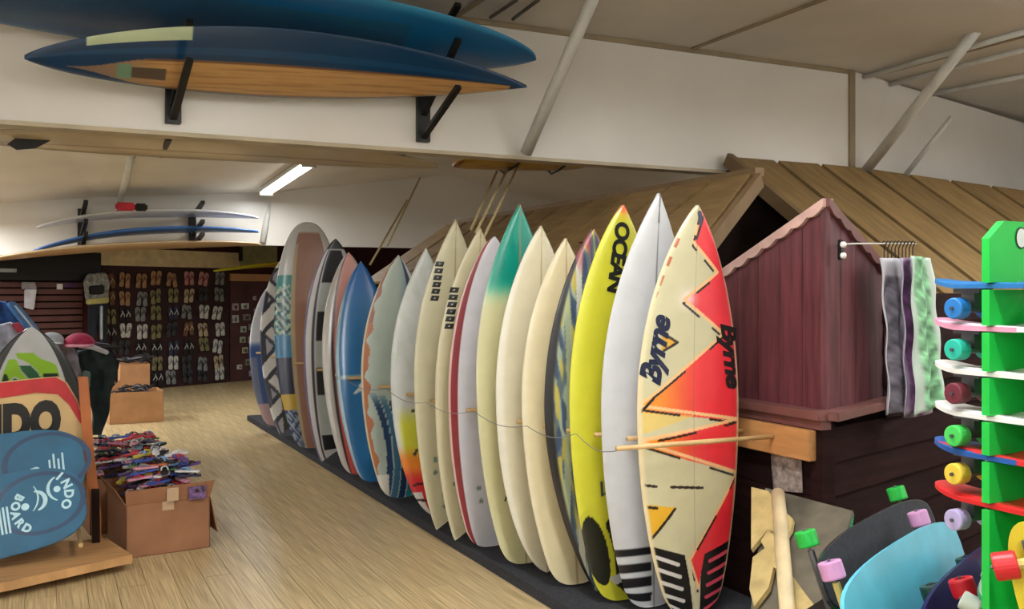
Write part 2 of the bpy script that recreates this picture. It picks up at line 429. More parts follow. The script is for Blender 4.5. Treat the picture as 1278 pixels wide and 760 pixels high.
# --- paint schemes
def p_zigzag(P):
    X = 858+75*P.u; Y = 775-517*P.s
    def PL(pts, c): P.fill(inpoly(X, Y, pts), c)
    red = np.array((240, 50, 62)); org = np.array((246, 150, 50))
    t = sm(800, 880, X)[:, None]; grad = org*(1-t)+red*t
    def RED(pts, g=True):
        m = inpoly(X, Y, pts)[:, None]; P.c = P.c*(1-m)+(grad if g else red)*m
    # cream ground a little yellower on the lower left
    RED([(862, 250), (854, 305), (892, 342), (842, 377), (903, 421), (787, 504), (770, 515), (927, 535), (945, 520), (945, 400), (900, 300)])
    P.fill(inpoly(X, Y, [(862, 250), (854, 305), (892, 342), (842, 377), (903, 421), (945, 430), (945, 350)])*.85, (240, 62, 74))
    RED([(770, 556), (927, 535), (945, 540), (945, 600), (927, 604)])
    RED([(927, 604), (945, 600), (935, 690), (872, 704), (862, 742), (852, 706)], False)
    P.fill(.8*np.exp(-(((X-848)/12)**2+((Y-376)/12)**2)), (255, 235, 235))
    PL([(770, 628), (831, 638), (798, 675), (770, 690)], (232, 178, 50))
    PL([(813, 418), (834, 430), (812, 441)], (226, 170, 50))
    P.fill(inpoly(X, Y, [(780, 515), (860, 524), (780, 546)])*.6, (240, 200, 90))
    # light outlines with broken black dashes
    for pts in ([(862, 262), (853, 305), (892, 342), (842, 377), (903, 421), (787, 506)], [(787, 509), (927, 533), (787, 551)], [(787, 554), (927, 603), (850, 706), (862, 742)]):
        for i, (a, b) in enumerate(zip(pts, pts[1:])):
            d, tt = seg(X, Y, a, b); P.fill(d < 2.0, (248, 196, 140))
            d, tt = seg(X, Y, (a[0]-1, a[1]+5), (b[0]-1, b[1]+5)); br = np.sin(tt*9+i*2) > -.2
            P.fill((d < 1.5)*br, (36, 26, 26))
    for a, b in (((787, 607), (805, 610)), ((825, 612), (870, 617)), ((787, 634), (806, 637)), ((830, 640), (799, 675)), ((866, 272), (857, 300)), ((815, 420), (834, 431)), ((834, 431), (815, 441)), ((822, 295), (800, 345)), ((830, 290), (838, 275)), ((787, 516), (802, 500))):
        d, tt = seg(X, Y, a, b); P.fill(d < 1.8, (40, 30, 28))
    d, tt = seg(X, Y, (860, 268), (862, 282)); P.fill(d < 3.5*(1-tt*.3), (60, 66, 90))
    for a, b in (((833, 300), (812, 352)), ((812, 352), (800, 385))):
        d, tt = seg(X, Y, a, b); P.fill((d < 2)*(np.sin(tt*14) > 0), (180, 90, 60))
    P.fill((np.abs(P.u) < .008)*.35, (120, 100, 90))
    # traction patches
    PL([(793, 682), (843, 699), (849, 730), (856, 790), (812, 790)], (18, 18, 20))
    PL([(872, 701), (921, 687), (906, 790), (862, 790), (866, 725)], (18, 16, 18))
    for k in range(5):
        d, tt = seg(X, Y, (805+k*2.2, 698+k*15.5), (834+k*2.2, 710+k*15.5)); P.fill(d < 2.3, (214, 210, 206))
        d, tt = seg(X, Y, (880-k*2.2, 711+k*15.0), (908-k*1.2, 703+k*15.0)); P.fill(d < 2.3, (214, 74, 96))
    d, tt = seg(X, Y, (849, 708), (860, 775)); P.fill(d < 2, (214, 206, 176))
    P.fill(sm(.9, .965, np.abs(P.w)), (226, 208, 168))
def p_white(P):
    P.fill(np.abs(P.u) < .014, (110, 112, 116)); P.fill(sm(.86, .98, np.abs(P.w))*.4, (190, 192, 200))
    m = (P.s < .155)*(P.u > -.95)*(P.u < -.02); X = P.u+ .0
    P.fill(m*(np.abs(P.u+.45) < .40)*(np.sin((P.s+.02)*170) > -.25), (24, 24, 30))
def p_yellow(P):
    P.fill(sm(.975, .99, P.s), (226, 70, 50)); P.fill(sm(.955, .98, P.s)*.4, (236, 140, 60))
    P.fill(sm(-.6, -.98, P.w)*.35, (236, 236, 70))
    def ell(u0, s0, ru, rs, k): 
        a = (P.u-u0-(P.s-s0)*k); return (a/ru)**2+((P.s-s0)/rs)**2
    P.fill(inpoly(P.u, P.s, [(-.42, .185), (-.2, .222), (.05, .225), (.05, .015), (-.16, .04), (-.32, .06)]), (20, 20, 22))
    P.fill(ell(-.52, .13, .31, .105, -1.6) < 1, (198, 196, 54)); P.fill(ell(-.54, .13, .225, .088, -1.6) < 1, (28, 30, 24))
    P.fill(inpoly(P.u, P.s, [(-.3, .06), (-.1, .068), (.02, .058), (0, .045), (-.2, .042)]), (190, 190, 190))
    for k in range(3): P.fill((np.abs(P.u+.42-.07*k) < .025)*(np.abs(P.s-.285-.004*k) < .018), (40, 60, 70))
def p_camo(P):
    a = noise(P.u*8, P.s*11, 1.0); b = noise(P.u*11+2, P.s*13, 2.3)
    P.fill(sm(-.1, .25, a), (168, 182, 160)); P.fill(sm(.2, .4, b)*.9, (200, 184, 84)); P.fill(sm(.1, .3, -b)*.85, (58, 78, 110))
    P.fill((np.abs(P.u+.25+.06*np.sin(P.s*9)) < .06), (206, 206, 190)); P.fill((np.abs(P.u+.55+.05*np.sin(P.s*8)) < .07)*.8, (180, 190, 150))
    P.fill(sm(-.8, -.88, P.w), (24, 24, 30)); P.fill(sm(.84, .95, P.s)*sm(-.2, .3, a)*.8, (170, 80, 90))
def p_cream(P): P.fill(sm(.85, .97, np.abs(P.w))*.5, (232, 224, 200)); P.fill(np.abs(P.u) < .01, (168, 140, 96))
def p_cream_rail(P):
    P.fill(sm(.8, .9, np.abs(P.w)), (226, 222, 206)); P.fill(np.abs(P.u) < .01, (170, 150, 112))
    for k in range(4): P.fill((np.abs(P.u+.28-.0*k) < .1)*(np.abs(P.s-.36-.022*k) < .004), (120, 112, 104))
    P.fill((np.abs(P.u+.2) < .03)*(np.abs(P.s-.62) < .018)*(np.sin(P.s*500) > -.3), (60, 56, 54)); P.fill((np.abs(P.u+.3) < .05)*(np.abs(P.s-.335) < .008), (150, 70, 70))
def p_teal(P):
    P.fill(sm(.70, .78, P.s), (150, 196, 160)); P.fill(sm(.735, .80, P.s), (0, 146, 128)); P.fill(np.abs(P.u) < .01, (150, 130, 90))
    P.fill(sm(.93, 1, np.abs(P.w))*.5, (220, 220, 190))
def p_redrail(P):
    P.fill((P.w < -.80)*(P.w > -.955), (132, 26, 42)); P.fill((P.w > .80)*(P.w < .955), (132, 26, 42)); P.fill(P.w < -.955, (214, 176, 172))
    for u0, s0 in ((-.3, .19), (-.25, .15)): P.fill(np.hypot((P.u-u0)*.25, (P.s-s0)*1.8) < .014, (120, 140, 120))
def p_logo(P):
    P.fill(sm(.88, .97, np.abs(P.w))*.5, (226, 220, 196)); P.fill(np.abs(P.u) < .01, (160, 140, 100))
    for u0, s0 in ((-.5, .225), (-.5, .185), (-.3, .11), (-.28, .075)): P.fill(np.hypot((P.u-u0)*.25, (P.s-s0)*1.9) < .014, (104, 128, 112))
def p_sunset(P):
    P.fill(sm(.42, .33, P.s)*sm(-.95, -.75, P.w), (214, 216, 60)); P.fill(sm(.27, .2, P.s), (244, 140, 40)); P.fill(sm(.19, .12, P.s), (220, 36, 52))
    P.fill((P.s < .09)*(P.w < -.55), (224, 220, 216))
    P.fill(sm(.0, .3, noise(P.u*6, P.s*16, 3))*.25*(P.s > .5), (170, 190, 170))
    for u0, s0 in ((-.45, .39), (-.35, .37), (-.4, .24), (-.1, .245), (-.45, .23)): P.fill(np.hypot((P.u-u0)*.25, (P.s-s0)*1.8) < .012, (50, 60, 50))
    for a, b in (((-.5, .115), (-.1, .125)), ((-.4, .06), (.1, .05))):
        d, t = seg(P.u*.28, P.s*1.8, (a[0]*.28, a[1]*1.8), (b[0]*.28, b[1]*1.8)); P.fill(d < .008, (60, 20, 24))
def p_ragged(P):
    e = -.84+.05*np.sin(P.s*46)+.035*np.sin(P.s*83+1); P.fill((P.w < e)*(P.w > -.965)*(P.s < .97), (176, 100, 52)); P.fill((P.w < -.965), (206, 200, 170))
    P.fill((P.w < e)*(P.w > -.965)*(P.s > .72), (150, 84, 66))
    P.fill(sm(.55, .7, P.s)*sm(-.1, .45, P.u)*.8, (86, 122, 150)); P.fill((P.w > .45)*(P.w < .7)*(P.s > .75), (44, 62, 92)); P.fill((P.w >= .7)*(P.s > .6), (226, 232, 236))
    for k, (c) in enumerate(((28, 62, 104), (60, 110, 140), (24, 54, 92), (40, 120, 136), (22, 50, 88))):
        uu = -.42+k*.2-.9*(P.s-.05)**2*6+.55*P.s*2; P.fill((P.s < .44-.02*k)*(np.abs(P.u-uu) < .085)*sm(.46, .36, P.s), c)
    P.fill((P.s < .1)*(P.u < -.35), (220, 216, 206))
    P.fill(((P.u-.35)/.09)**2+((P.s-.58)/.05)**2 < 1, (70, 84, 92)); P.fill(((P.u-.36)/.04)**2+((P.s-.565)/.02)**2 < 1, (214, 216, 210))
def p_blue(P):
    P.fill(P.w < -.9, (160, 196, 214)); P.fill(sm(.75, .95, P.s)*.5, (30, 96, 190))
    P.fill(inpoly(P.u, P.s, [(-.5, .395), (-.25, .44), (-.05, .45), (-.25, .4)]), (236, 238, 240))
    P.fill((np.abs(P.s-.47) < .006)*(P.u < .3), (140, 180, 190))
def p_coral(P):
    P.fill(sm(.4, .1, P.s), (238, 96, 92)); P.fill((P.w < -.62), (66, 40, 54)); P.fill((P.w < -.72), (212, 208, 204)); P.fill((P.w > .7), (214, 206, 200))
    P.fill(((P.u+.25)/.1)**2+((P.s-.62)/.03)**2 < 1, (150, 70, 66)); P.fill(((P.u+.3)/.16)**2+((P.s-.46)/.03)**2 < 1, (170, 70, 74))
def p_check(P):
    P.fill((P.w < -.70)*(P.w > -.79), (40, 36, 56)); P.fill(P.w < -.93, (120, 110, 150))
    for a, b in ((.80, .95), (.54, .67), (.30, .42), (.045, .12)): P.fill((P.s > a)*(P.s < b)*(P.w > -.64)*(P.w < .6), (22, 26, 36))
    for a, b in ((.67, .80), (.42, .54), (.12, .3)): P.fill((P.s > a)*(P.s < b)*(P.w > -.64)*(P.w < .6), (196, 206, 206))
    P.fill(P.s > .955, (60, 66, 72))
def p_long(P):
    strip = (P.w < -.56)
    P.fill(strip, (236, 240, 244)); P.fill(strip*(P.s < .76), (40, 160, 160))
    a = noise(P.w*14, P.s*60, .7); P.fill(strip*(P.s < .72)*(a > .15), (190, 214, 200)); P.fill(strip*(P.s < .70)*(a < -.2), (36, 70, 90))
    P.fill(strip*(P.s < .5)*(P.s > .4), (30, 140, 200)); P.fill(strip*(P.s < .4)*(P.s > .24), (30, 40, 84)); P.fill(strip*(P.s < .24)*(P.s > .17), (226, 190, 60))
    P.fill(strip*(P.s < .17), (40, 60, 120)); P.fill(strip*(P.s < .17)*(a > 0), (150, 170, 190))
    P.fill(sm(.945, .96, P.s+.018*P.u**2), (238, 240, 242)); P.fill((np.abs(P.w) > .62)*(P.s > .8), (238, 240, 242)); P.fill((P.w > .86), (236, 236, 238)); P.fill((np.abs(P.w+.5) < .06)*(P.s < .9), (214, 196, 160))
def p_lattice(P):
    P.fill(P.w < -.8, (60, 66, 84))
    for k in range(4):
        d, t = seg(P.u, P.s*2.2, (-.9, .2+.6*k), (.8, .75+.6*k)); P.fill(d < .16, (54, 58, 74)); P.fill(d < .09, (232, 232, 232))
        d, t = seg(P.u, P.s*2.2, (-.9, .8+.6*k), (.8, .2+.6*k)); P.fill(d < .14, (58, 62, 80)); P.fill(d < .08, (230, 228, 226))
    P.fill((P.s < .3)*(np.abs(P.u) < .3), (60, 60, 40)); P.fill(P.s > .96, (220, 224, 220))
def p_bluewhite(P):
    P.fill(sm(.62, .56, P.s), (48, 84, 150)); P.fill((P.w < -.7)*(P.s < .5), (110, 120, 150))
    for k in range(3):
        d, t = seg(P.u, P.s*2.2, (-.2, .1+.6*k), (.9, .9+.6*k)); P.fill(d < .1, (226, 228, 232))
    P.fill((P.s < .16), (190, 160, 164))

ROW = [  # label, tip pixel, x, tail y, width, nose q, tail, paint, base colour, res
 ('cream and red surfboard with jagged zigzag graphic and black tail patches', (858, 258), 2.63, 3.55, .56, .80, 'squash', p_zigzag, (206, 200, 164), (600, 180)),
 ('plain white surfboard with centre line between zigzag board and yellow board', (811, 243), 2.52, 3.72, .52, .92, 'squash', p_white, (206, 208, 213), (200, 60)),
 ('bright yellow surfboard with red tip and black oval tail pads', (767, 258), 2.45, 3.86, .52, .80, 'squash', p_yellow, (198, 196, 54), (260, 80)),
 ('marbled blue green and black surfboard beside the yellow one', (731, 288), 2.40, 4.02, .50, .82, 'pin', p_camo, (96, 114, 122), (340, 90)),
 ('plain cream surfboard next to the marbled board', (697, 300), 2.37, 4.16, .50, .86, 'squash', p_cream, (214, 202, 164), (140, 36)),
 ('cream surfboard with pale rails and thin fine print', (667, 284), 2.33, 4.40, .50, .86, 'round', p_cream_rail, (216, 208, 178), (200, 50)),
 ('cream surfboard with teal nose and black swirl near its tail', (641, 258), 2.31, 4.60, .50, .90, 'squash', p_teal, (206, 202, 156), (180, 44)),
 ('white surfboard with a dark red stripe along its rail', (610, 296), 2.29, 5.0, .50, .70, 'squash', p_redrail, (210, 210, 218), (160, 60)),
 ('cream swallow-tailed surfboard with black logo, beside the red-striped board', (593, 285), 2.27, 5.20, .48, .9, 'swallow', p_logo, (202, 194, 160), (180, 44)),
 ('cream swallow-tailed surfboard with black logo, beside the sunset-tailed board', (563, 275), 2.27, 5.48, .50, .95, 'swallow', p_logo, (200, 194, 162), (180, 44)),
 ('white surfboard with a yellow orange and red tail', (527, 312), 2.27, 5.85, .50, .92, 'round', p_sunset, (208, 212, 210), (200, 50)),
 ('sage grey surfboard with ragged orange rail and blue waves at the tail', (493, 320), 2.27, 6.45, .54, .80, 'squash', p_ragged, (176, 190, 180), (220, 60)),
 ('solid blue surfboard with a small white mark', (447, 330), 2.27, 7.05, .48, .75, 'squash', p_blue, (22, 120, 188), (140, 40)),
 ('coral pink surfboard with grey rail beside the blue one', (432, 318), 2.26, 7.4, .50, .72, 'squash', p_coral, (228, 166, 158), (140, 40)),
 ('white surfboard with black blocks down its deck', (416, 299), 2.26, 8.1, .54, .72, 'swallow', p_check, (222, 222, 228), (160, 44)),
 ('tan longboard with white rounded nose and teal patterned edge', (382, 279), 2.26, 8.85, .66, .42, 'squash', p_long, (188, 142, 124), (240, 60)),
 ('grey surfboard crossed by white lattice lines', (348, 329), 2.26, 9.75, .50, .78, 'swallow', p_lattice, (186, 186, 202), (160, 40)),
 ('blue and white surfboard at the far end of the rack', (332, 362), 2.26, 10.45, .46, .8, 'squash', p_bluewhite, (206, 210, 222), (120, 36)),
]
boards = []; BZ = .062
for i, (lab, tip, X, ty, W, q, tail, fn, base, res) in enumerate(ROW):
    P1 = onX(*tip, X); dy = P1.y-ty; dz = P1.z-BZ; L = math.hypot(dy, dz)
    sh = Shape(L, W, .065, q, .42 if tail == 'squash' else .48, tail, .5)
    t = thing('surfboard', lab, 'surfboard', (X, ty, BZ), (-math.atan2(dy, dz), 0, 0), 'surfboards standing in the floor rack')
    V, Fc, col = sh.mesh(fn, base, res, tuple(base) if tail == 'round' else (226, 222, 210))
    painted('board_body', V, Fc, col, PAINT, t)
    boards.append((t, sh, X, ty, math.atan2(dy, dz)))
t, sh = boards[0][:2]
fin(t, .30, -.14, .03, .06); fin(t, .30, .14, .03, .06); fin(t, .1, 0, .03, .06)
NAVY = mat('navy_ink', (22, 30, 62), .4, .1, 20)
v, f = text_mesh('Byrne', .135, .006, .35, .92)
drape('lettering', sh, v, f, .76, .633, math.radians(-82), BLACKP, t)
v, f = text_mesh('Byrne', .135, .006, .35, .92)
drape('lettering', sh, v, f, -.71, .645, math.radians(80), NAVY, t)
t, sh = boards[2][:2]
v, f = text_mesh('OCEAN', .105, .005, .1, .86)
drape('lettering', sh, v, f, -.10, .868, math.radians(-97), INK, t)
# rows of dark block marks on the two logo boards
for bi, u0, s0 in ((8, -.66, .745), (9, -.46, .80)):
    t, sh = boards[bi][:2]; g = G()
    for k in range(6):
        z = (k-2.5)*.042
        g.add([(-.026, z-.018, 0), (.022, z-.014, 0), (.028, z+.018, 0), (-.02, z+.014, 0), (-.006, z-.004, 0), (.004, z-.003, 0), (.007, z+.004, 0), (-.003, z+.003, 0)],
              [(0, 1, 5, 4), (1, 2, 6, 5), (2, 3, 7, 6), (3, 0, 4, 7)])
    drape('logo', sh, g.v, g.f, u0, s0, -.12 if bi == 8 else -.14, INK, t)
# black swirl figure on the teal-nosed board
t, sh = boards[6][:2]; g = G()
def stroke(g, pts, wds):
    n = len(pts); v = []
    for i, (x, z) in enumerate(pts):
        a = Vector(pts[min(i+1, n-1)])-Vector(pts[max(i-1, 0)]); a.normalize(); nx, nz = -a.y, a.x
        v += [(x+nx*wds[i], z+nz*wds[i], 0), (x-nx*wds[i], z-nz*wds[i], 0)]
    g.add(v, [(2*i, 2*i+1, 2*i+3, 2*i+2) for i in range(n-1)])
stroke(g, [(.0, .15), (-.012, .12), (-.008, .09), (.004, .06), (.008, .02), (.016, -.03), (.028, -.08), (.04, -.125)], [.008, .012, .01, .014, .015, .013, .012, .011])
stroke(g, [(.0, .09), (-.02, .07), (-.03, .05)], [.009, .01, .006]); stroke(g, [(-.028, .055), (-.04, .03)], [.006, .004])
drape('swirl_mark', sh, g.v, g.f, -.30, .16, 0, INK, t)

# --- the rack: carpeted foot board, wall plank, a peg in front of every board
rk = thing('surfboard_rack', 'wooden peg rack with dark carpeted foot board along the surfboard row', 'rack', (2.6, 7, 0))
rk_inv = Vector((-2.6, -7, 0))
def rel(g): g.v = [p+rk_inv for p in g.v]; return g
rel(G().box((2.17, 3.3, 0), (3.02, 11.6, .055))).obj('foot_board', CARPET, rk)
rel(G().box((3.0, 3.2, .765), (3.045, 11.2, .90))).obj('wall_plank', PINE, rk, bevel=.004)
for i, (t, sh, X, ty, an) in enumerate(boards):
    y = ty+(.86-BZ)*math.tan(an)-.075; z = .845
    if i == 0: y = 3.43
    g = rel(G().tube([(3.02, y, z), (2.16 if i == 0 else X-.17, y, z+.004)], .011, 8)); g.obj('peg', PEGM, rk, True)
# thin security cable strung along the row from the front peg
ctrl = [(2.17, 3.43, .84), (2.15, 3.75, .87), (2.08, 4.1, .865), (2.02, 4.6, .885), (1.99, 5.2, .87), (1.98, 5.9, .885), (1.98, 6.8, .87)]
pts = []
for (p, q) in zip(ctrl, ctrl[1:]):
    for k in range(6):
        u_ = k/6; v = Vector(p).lerp(Vector(q), u_); v.z -= .035*math.sin(math.pi*u_); pts.append(v)
tag(G().tube(pts+[ctrl[-1], (2.1, 6.86, .845)], .002, 6).obj('security_cable', mat('cable_grey', (120, 120, 118), .5), smooth=True), 'thin grey security cable strung past the surfboards from the front peg', 'cable')

# ------------------------------------------------------------ longboards on the beam racks
def p_bluewood(P):
    wd = (np.abs(P.w+.40) < .53*sm(.95, .78, P.s))*(P.s > .04)
    P.fill(wd, (206, 160, 102)); P.fill(wd*(P.w > .04), (120, 84, 56)); P.fill(wd*(P.w < -.86), (130, 96, 64))
    P.fill(sm(.74, .88, P.s)*wd, (150, 124, 104)); a = noise(P.u*18, P.s*7, 2.0)
    P.fill(wd*(P.s < .85)*sm(.1, .6, a)*.5, (150, 104, 64)); P.fill((np.abs(P.s-.80) < .04)*(np.abs(P.w+.4) < .2), (96, 80, 70)); P.fill((np.abs(P.s-.835) < .012)*(np.abs(P.w+.4) < .3), (120, 160, 130))
    P.fill((P.s > .72)*(P.s < .90)*(P.w > .70), (196, 214, 180)); P.fill((P.w > .3)*(P.w < .5)*.35, (50, 110, 160))  # soft lighter band on the blue is a painted highlight
def p_bigblue(P):
    P.fill(sm(.75, 1, np.abs(P.w))*.8, (70, 160, 206)); P.fill(sm(.3, .6, P.s)*.6, (24, 70, 118)); P.fill((np.abs(P.u) < .5)*(P.s > .25)*.3, (70, 66, 66))
def lay(name, label, tipL, tipR, Y, W, paint, base, q, tail, tilt, res=(200, 50), T=.07, rk=.05, grp=None, smid=.5):
    """board lying along the beam, painted face down; left pixel = nose, right pixel = tail"""
    a, b = onY(*tipL, Y), onY(*tipR, Y); d = (a-b); L = d.length
    sh = Shape(L, W, T, q, .3, tail, smid, rk)
    V, Fc, col = sh.mesh(paint, base, res, base)
    t = thing(name, label, 'surfboard', group=grp)
    z = d.normalized(); n = Vector((0, -math.sin(tilt), -math.cos(tilt)))           # painted face looks along n
    y = (-n-z*(-n).dot(z)).normalized(); x = y.cross(z)
    M = Matrix((x, y, z)).transposed().to_4x4(); M.translation = b
    t.matrix_world = M
    painted('board_body', V, Fc, col, PAINT, t); return t, sh
lay('longboard', 'blue longboard with wood-grain underside on lower beam rack', (30, 56), (655, 103), 5.64, .54, p_bluewood, (14, 62, 104), .70, 'pin', math.radians(34), (300, 80), smid=.55, rk=.09)
lay('longboard', 'large bright blue longboard on the upper beam rack', (-170, -34), (668, 70), 5.62, .72, p_bigblue, (16, 96, 152), .6, 'round', math.radians(24), (200, 50))
def beam_rack(label, pxs, levels, flip=1):
    t = thing('wall_rack', label, 'rack')
    x = pxs
    G().box((x-.045, 5.955, 2.5), (x+.045, 5.999, 3.36)).obj('upright', BLACK, t, bevel=.004)
    for z, tn in levels:
        G().bar((x, 5.97, z), (x+.02, 5.42, z+.55*tn), .04, .034).obj('arm', BLACK, t, bevel=.004)
    return t
beam_rack('black metal board rack on the beam under the blue longboard noses', .69, ((2.53, .42), (2.60, math.tan(math.radians(34))), (2.97, .445)))
beam_rack('black metal board rack on the beam under the longboard tails', 2.26, ((2.53, .42), (2.68, math.tan(math.radians(34))), (3.02, .445)))
# boards kept behind the beam
a, b = onY(-60, 160, 6.55), onY(545, 203, 6.55)
def p_tan(P): P.fill(np.abs(P.u) < .02, (150, 120, 80)); P.fill(sm(.8, 1, np.abs(P.w))*.5, (190, 180, 160))
t, sh = lay('longboard', 'pale tan longboard with a black fin behind the beam', (545, 199), (-70, 166), 6.5, .56, p_tan, (204, 186, 150), .6, 'round', math.radians(8), (100, 30))
p = onY(44, 176, 6.5)
prof = [(-.06, .05), (.15, .06), (.07, .0), (.0, -.045), (-.10, -.06), (-.15, -.03)]
g = G().prism(prof, -.006, .006); o = g.obj('fin', BLACKP, t); o.matrix_world = Matrix.Translation(onY(55, 170, 6.42))
bpy.context.view_layer.update()
o.matrix_parent_inverse = Matrix(); o.matrix_basis = t.matrix_world.inverted() @ Matrix.Translation(onY(44, 176, 6.42))
for px0, py0, px1, py1, lab in ((201, 194, 211, 172, 'beside the fin'), (480, 204, 512, 186, 'beyond the longboard rack')):
    tag(G().bar(onY(px0, py0, 6.75), onY(px1, py1, 6.2), .035, .035).obj('rack_arm', BLACK, bevel=.004), 'black rack arm below the tan board behind the beam, '+lab, 'rack arm')
def p_amber(P):
    P.fill(np.ones_like(P.s)*sm(.2, .6, noise(P.u*5, P.s*8, 1)), (190, 146, 40)); P.fill((P.s > .95), (150, 90, 50))
t, sh = lay('surfboard', 'amber yellow surfboard hung behind the beam above the surfboard row', (565, 197), (728, 205), 7.0, .48, p_amber, (214, 168, 56), .5, 'round', math.radians(10), (80, 24))
for s_ in (.2, .56):
    z = sh.L*s_; h = float(sh.half(np.array([s_]))[0])+.012
    pts = [(-h, .0, z), (-h*.7, -.05, z), (0, -.058, z), (h*.7, -.05, z), (h, 0, z), (h*.5, .05, z), (-h*.5, .05, z), (-h, 0, z)]
    G().tube(pts, .011, 6).obj('strap', BLACKP, t)
ROPE = mat('rope', (196, 178, 132), .8, .1, 40)
for (a_, b_, Y_, lab) in (((648, 204), (604, 296), 7.05, 'pale cord hanging from the amber board strap to the red-striped surfboard'), ((636, 206), (594, 290), 7.1, 'second pale cord beside the one on the amber board strap'),
                          ((620, 214), (588, 286), 7.3, 'faint brown cord behind the two pale cords'), ((524, 222), (484, 306), 9.3, 'pale cord hanging above the ragged-rail surfboard'), ((508, 250), (462, 330), 9.2, 'pale cord hanging beside the blue surfboard tip')):
    pa = onY(*a_, Y_); pb = onY(*b_, Y_-1.2)
    mid = (pa+pb)/2-Vector((0, 0, .0))
    tag(G().tube([pa, mid, pb], .011, 6).obj('cord', ROPE, smooth=True), lab, 'cord')
# far beam: three racked boards, two racks
def p_farwhite(P): P.fill(P.w < -.5, (214, 218, 224)); P.fill(np.abs(P.u) < .03, (170, 170, 170))
lay('surfboard', 'white surfboard on the far beam, topmost of three', (45, 266), (322, 266), 13.5, .5, p_farwhite, (222, 224, 226), .55, 'round', math.radians(6), (80, 24), rk=.18)
lay('surfboard', 'blue surfboard on the far beam, middle of three', (40, 293), (322, 283), 13.5, .5, None, (54, 110, 186), .6, 'round', math.radians(4), (80, 24), rk=.2)
lay('longboard', 'tan wooden longboard on the far beam, lowest of three', (-30, 315), (325, 301), 13.5, .56, p_tan, (196, 162, 122), .55, 'round', math.radians(6), (80, 24), rk=.12)
for px, lab in ((102, 'under the board noses'), (240, 'under the board tails')):
    x = onY(px, 280, 13.95).x; t = thing('wall_rack', 'small black rack on the far beam '+lab, 'rack')
    zz = [onY(px, y, 13.95).z for y in (266, 288, 303)]
    G().box((x-.05, 13.93, 2.14), (x+.05, 13.99, 2.62)).obj('upright', BLACK, t)
    for z in zz: G().bar((x, 13.95, z-.06), (x+.02, 13.1, z+.08), .05, .045).obj('arm', BLACK, t)
t = thing('fin_cover', 'red and black fin cover lying on the topmost far surfboard', 'fin cover')
p = onY(163, 258, 13.2)
G().box((-.18, -.07, -.05), (.05, .07, .05)).obj('red_end', mat('red_cloth', (190, 40, 60), .7), t, bevel=.02).location = p
G().box((.05, -.06, -.05), (.2, .06, .045)).obj('black_end', BLACKP, t, bevel=.02).location = p

# ------------------------------------------------------------ plank-roofed hut
hut = thing('plank_roof', 'brown plank roof with dark joints sloping up against the beam', 'roof', (7, 5, 0))
def child(o, par): o.parent = par; o.matrix_parent_inverse = Matrix.Translation(par.location).inverted(); return o
# right slope: leans on the beam, planks run from beam to eave
X0, X1 = 4.77, 9.6; TOPY, TOPZ, EY, EZ = 5.94, 2.555, 4.3, 1.45
sl = (Vector((0, EY-TOPY, EZ-TOPZ))); nrm = Vector((0, -(TOPZ-EZ), TOPY-EY)).normalized()
pw = .46; x = X0; k = 0
while x < X1:
    e = min(x+pw, X1); dz = -.03*max(0, (x-6.2))/3
    k0, k1 = [.10*max(0, xx-6.0) for xx in (x, e)]; gr = (TOPZ-EZ)/(TOPY-EY)
    q = [Vector((x+.027, EY, EZ)), Vector((e-.027, EY, EZ)), Vector((e-.027, TOPY-k1, TOPZ-k1*gr)), Vector((x+.027, TOPY-k0, TOPZ-k0*gr))]
    child(G().slab(q, .03).obj('roof_plank', ROOF), hut)
    x = e; k += 1
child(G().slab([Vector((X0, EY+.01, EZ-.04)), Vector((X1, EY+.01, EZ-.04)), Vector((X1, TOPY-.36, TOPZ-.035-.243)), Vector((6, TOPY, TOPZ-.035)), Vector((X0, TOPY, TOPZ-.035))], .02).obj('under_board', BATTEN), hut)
child(G().bar((X0-.02, EY-.02, EZ-.02), (X0-.02, TOPY+.0, TOPZ-.02), .05, .10).obj('gable_board', TRIMB), hut)
child(G().bar((X0, EY-.02, EZ-.05), (X1, EY-.02, EZ+.0), .05, .10).obj('eave_board', MAROONT), hut)
# left slope: ridge runs along the surfboard row, planks fall towards it
hut2 = thing('plank_roof', 'brown plank roof falling towards the surfboard row', 'roof', (3.5, 7, 0))
RX, RZ, LX, LZ = 3.92, 2.22, 2.98, 1.59
ys = [4.62, 5.0, 5.5, 6.0, 6.5, 7.0, 7.5, 8.0, 8.5, 9.0, 9.6]
def roofp(x): return RZ-(RX-x)*(RZ-LZ)/(RX-LX)
for k in range(len(ys)-1):
    lo0 = ys[k]-(.52 if k == 0 else .0)
    q = [Vector((LX, lo0+.03, LZ)), Vector((RX, ys[k]+.03, RZ)), Vector((RX, ys[k+1]-.03, RZ)), Vector((LX, ys[k+1]-.03, LZ))]
    child(G().slab(q[::-1], .03).obj('roof_plank', ROOF), hut2)
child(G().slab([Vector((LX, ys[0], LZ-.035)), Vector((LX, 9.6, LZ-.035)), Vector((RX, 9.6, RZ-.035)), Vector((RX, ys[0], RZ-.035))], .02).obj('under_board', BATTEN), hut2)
child(G().bar((RX, 4.6, RZ+.02), (RX, 9.6, RZ+.02), .07, .05).obj('ridge_board', TRIMB), hut2)
child(G().bar((LX, 4.1, LZ-.03), (RX, 4.6, RZ-.03), .04, .09).obj('gable_board', TRIMB), hut2)
